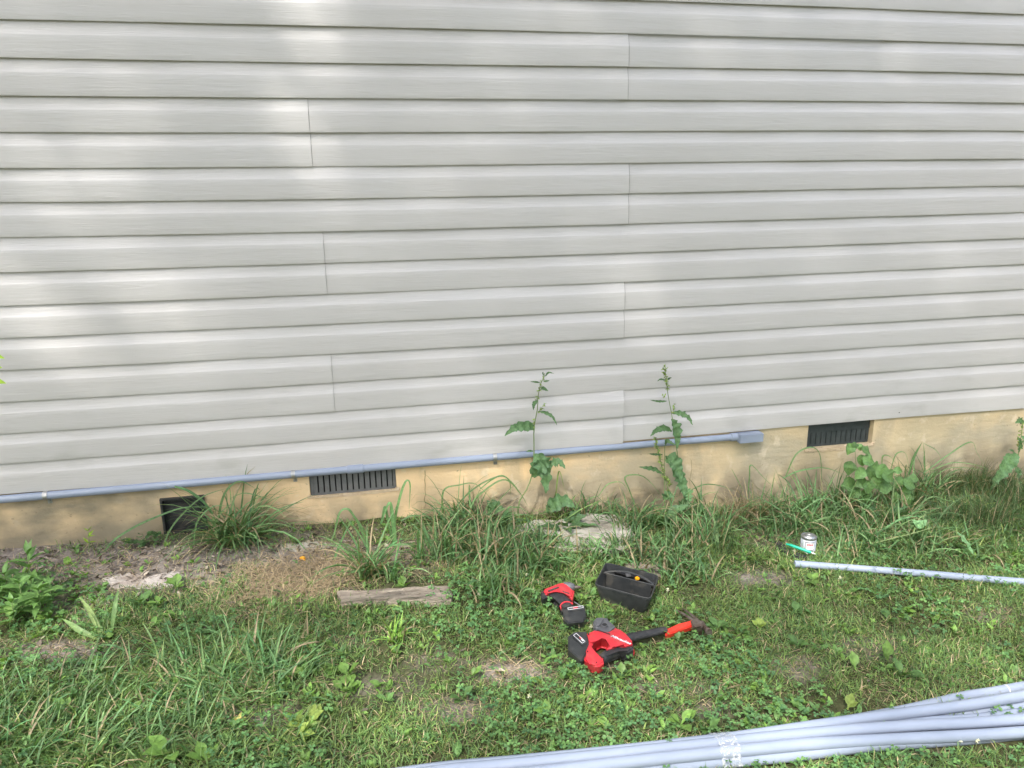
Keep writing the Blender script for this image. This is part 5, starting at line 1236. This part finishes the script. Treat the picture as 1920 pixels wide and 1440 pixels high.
for i, (px, py, lab, n, L) in enumerate(PL):
    r = np.random.default_rng(100+i); acc = Acc(); c = gp(px, py+6, .012); L = L*.88; P = np.tile(c, (n, 1))+r.normal(0, .003, (n, 3))*[1, 1, 0]; P[:, 2] = c[2]
    up = 'upright' in lab or 'tall' in lab; col = np.array([.15, .26, .065]) if r.random() < .6 else np.array([.10, .19, .06])
    if 'bright' in lab: col = np.array([.17, .30, .07])
    if 'yellow' in lab: col = np.array([.24, .32, .08])
    Ls = L*r.uniform(.75, 1.2, n)
    blades(acc, P, r.uniform(0, 6.28, n) if not up else r.uniform(.8, 2.4, n), Ls, Ls*r.uniform(.48, .62, n), r.uniform(.55, 1.1, n) if not up else r.uniform(.1, .5, n), r.uniform(.2, .7, n), col[None]*r.uniform(.8, 1.2, (n, 1)), prof=SPAT, fold=.25, wav=.08, pw=1, twist=0)
    o = acc.build('plantain', M['leaf']); tag(o, lab, 'plant', GPn)
# yellowed leaf
acc = Acc(); c = gp(446, 1362)
blades(acc, np.tile(c, (4, 1)), [1.2, 2.0, .4, 2.8], [.035, .03, .03, .025], [.013]*4, [.6, .8, .9, 1], .6, np.array([.55, .50, .16]), prof=OVATE)
tag(acc.build('yellowed_leaf', M['leaf']), 'cluster of yellowed leaves in the left foreground grass', 'leaf')
# clover flowers
M['flower'] = pmat('white petals', (.72, .70, .62), (.6, .62, .5), rough=.7)
for px, py, lab in ((898, 1113, 'white clover flower right of the board'), (1108, 1174, 'white clover flower between the two power tools'), (1600, 1228, 'white clover flower beside the upright plantain leaf'), (1801, 1388, 'white clover flower under the bundle, left one of two'), (1832, 1389, 'white clover flower under the bundle, right one of two'),
                    (1575, 1083, 'white clover flower below the single pipe'), (993, 1305, 'white clover flower below the straw patch'), (1252, 1106, 'white clover flower right of the black tote'), (340, 1224, 'tiny white flower in the left lawn'), (988, 1078, 'tiny white flower left of the impact driver'), (1489, 1032, 'whitish flower head in front of the marker pen')):
    c = gp(px, py, .028); root = empty('clover_flower', gp(px, py)); tag(root, lab, 'flower', 'white clover flowers in the lawn')
    acc = Acc(); r = np.random.default_rng(px); n = 26
    blades(acc, np.tile(c, (n, 1)), r.uniform(0, 6.28, n), .0075, .0026, r.uniform(0, 2.2, n), .3, np.array([.78, .76, .66]), prof=[.4, 1, .8, .2], clip=False)
    acc.build('petals', M['leaf'], root)
    g0 = c.copy(); g0[2] = G(c[0], c[1]); stem_obj(root, [[g0, (g0+c)/2, c]], .0008, .0007)
# sapling whose leaf tips enter the frame at the left
def sapling():
    root = empty('sapling', (-1.42, -.55, float(G(-1.42, -.55)))); tag(root, 'bright green sapling leaves entering the frame at the left edge', 'sapling')
    b_ = np.array(root.location); r = np.random.default_rng(8)
    tips = [wp(*t, -.55) for t in ((9, 672), (12, 719), (4, 690))]
    paths = [[b_, b_+[.01, .02, .4], b_+[-.02, .0, .75], b_+[.0, .02, 1.05]]]
    for e in tips: paths.append([b_+[-.005, .01, e[2]-b_[2]-.16], (b_+[0, 0, e[2]-b_[2]-.05]+e)/2+[-.04, 0, 0], e-[.08, 0, -.015]])
    for q in range(7):
        h = r.uniform(.4, 1.0); a = r.uniform(1.8, 4.6); paths.append([b_+[0, .01, h], b_+[.05*math.cos(a), .05*math.sin(a), h+.04], b_+[.13*math.cos(a), .13*math.sin(a), h+.06]])
    stem_obj(root, paths, .004, .0012, M['bark'])
    acc = Acc(); P = []
    for p in paths[1:]:
        for f in (.45, .7, .9, 1.0): P.append(np.array(p[1])*(1-f)+np.array(p[2])*f)
    for f in (.5, .7, .85, 1): P.append(b_+[-.01, .01, 1.05*f])
    P = np.array(P); n = len(P)
    blades(acc, P, r.uniform(1.6, 4.7, n), r.uniform(.05, .08, n), r.uniform(.022, .032, n), r.uniform(.8, 1.6, n), .5, np.array([.30, .45, .06])[None]*r.uniform(.8, 1.2, (n, 1)), prof=OVATE, clip=False)
    for e in tips: ribbon(acc, [e-[.09, 0, -.02], e-[.04, 0, -.012], e], .028, np.array([.34, .5, .06]), prof=OVATE, n=14)
    acc.build('foliage', M['leaf'], root)
sapling()
def tree(x, y, h, label, seed):  # unseen trees added to darken the low sky and reflect in the siding
    r = np.random.default_rng(seed); z = float(G(x, y)); root = empty('unseen_tree', (x, y, z)); tag(root, label, 'tree', None)
    base = np.array([x, y, z]); bm = bmesh.new()
    add_tube(bm, tube_pts([base-[0, 0, .1], base+[.1, 0, h*.3], base+[-.1, .1, h*.75]], 14), np.linspace(.2, .06, 14), seg=10)
    cl = []; rad = 1.25 if abs(x) < 4 else 2.3
    for k in range(16):
        a = r.uniform(0, 6.28); q = rad*r.uniform(.3, 1); e = base+np.array([math.cos(a)*q, math.sin(a)*q*1.2, h*(.08+.9*k/16)]); cl.append(e)
        s0 = base+[0, 0, min(h*.7, (e[2]-z)*.6)]; add_tube(bm, tube_pts([s0, (s0+e)/2+[0, 0, .1], e], 8), np.linspace(.06, .015, 8), seg=6)
    bm_obj('trunk', bm, M['bark'], root)
    acc = Acc(); n = 9000; P = np.array(cl)[r.integers(0, len(cl), n)]+r.normal(0, 1, (n, 3))*[rad*.3, .6, .5]
    blades(acc, P, r.uniform(0, 6.28, n), r.uniform(.10, .2, n), r.uniform(.07, .12, n), r.uniform(.5, 2.2, n), .3, np.array([.07, .12, .035])[None]*r.uniform(.6, 1.4, (n, 1)), prof=[.2, 1, .8, .1], clip=False)
    acc.build('crown', M['leaf'], root)
for i, (x, y, h) in enumerate(((-7.0, -10, 8), (-2.45, -10.5, 8), (1.45, -10.2, 8.5), (6.4, -10.5, 8), (11, -9, 8), (-12, -7, 8), (14, -5, 8))):
    tree(x, y, h, 'unseen leafy tree %s behind the viewer, added for shade and reflections' % ['left', 'half left', 'straight', 'half right', 'right', 'far left', 'far right'][i], 40+i)
def dapple_canopy():  # unseen tree added; crown leaves culled so sun patches fall on the siding
    r = np.random.default_rng(77); n = 18000; sv = np.array(sd)
    tx, tz = r.uniform(-2.6, 4.2, n), r.uniform(-3.4, 2.6, n); T = np.stack([tx, 0*tx, tz], 1); px, py = proj(T)
    gap = 0*tx
    for gx, gy, rx, ry, k in ((568, 150, 62, 120, .97), (562, 315, 62, 65, .8), (200, 345, 75, 62, .85), (1050, 35, 85, 60, .97), (70, 600, 75, 80, .7), (320, 650, 75, 70, .8), (800, 400, 95, 60, .75),
                              (1010, 190, 45, 60, .4), (1150, 440, 70, 50, .5), (1640, 330, 50, 40, .1), (870, 235, 60, 40, .4), (230, 60, 70, 40, .3), (640, 520, 70, 50, .4), (1420, 60, 60, 50, .35), (130, 480, 50, 50, .5), (980, 560, 60, 60, .35)):
        gap = np.maximum(gap, k*np.exp(-(((px-gx)/(rx*1.2))**2+((py-gy)/(ry*1.2))**2)**1.5))
    gap = np.where(tz < -.45, .80, np.where(tz < -.02, .72, gap))
    k = r.random(n) > gap; T = T[k]; n = len(T); P = T+sv*((r.uniform(4.4, 5.4, n)-T[:, 2])/sv[2])[:, None]
    c = P.mean(0); bx, by = c[0]-5.2, c[1]-1.5; base = np.array([bx, by, float(G(bx, by))])
    root = empty('dapple_tree', base); tag(root, 'unseen leafy tree added left of the viewer to dapple sun on the siding', 'tree')
    bm = bmesh.new(); top = np.array([bx+.4, by+.2, c[2]+.1]); add_tube(bm, tube_pts([base-[0, 0, .2], (base+top)/2+[.15, 0, 0], top], 16), np.linspace(.28, .14, 16), seg=12)
    for q in range(12):
        e = P[r.integers(0, n)]; add_tube(bm, tube_pts([top-[0, 0, r.uniform(0, 1.5)], (top+e)/2+[0, 0, .35], e], 12), np.linspace(.05, .01, 12), seg=6)
    bm_obj('trunk', bm, M['bark'], root)
    acc = Acc(); blades(acc, P, r.uniform(0, 6.28, n), r.uniform(.09, .16, n), r.uniform(.06, .10, n), r.uniform(.8, 2.0, n), .3, np.array([.08, .14, .04])[None]*r.uniform(.6, 1.4, (n, 1)), prof=[.2, 1, .8, .1], clip=False)
    acc.build('crown', M['leaf'], root)
dapple_canopy()
print('verts', sum(len(o.data.vertices) for o in COL.objects if o.type == 'MESH'))
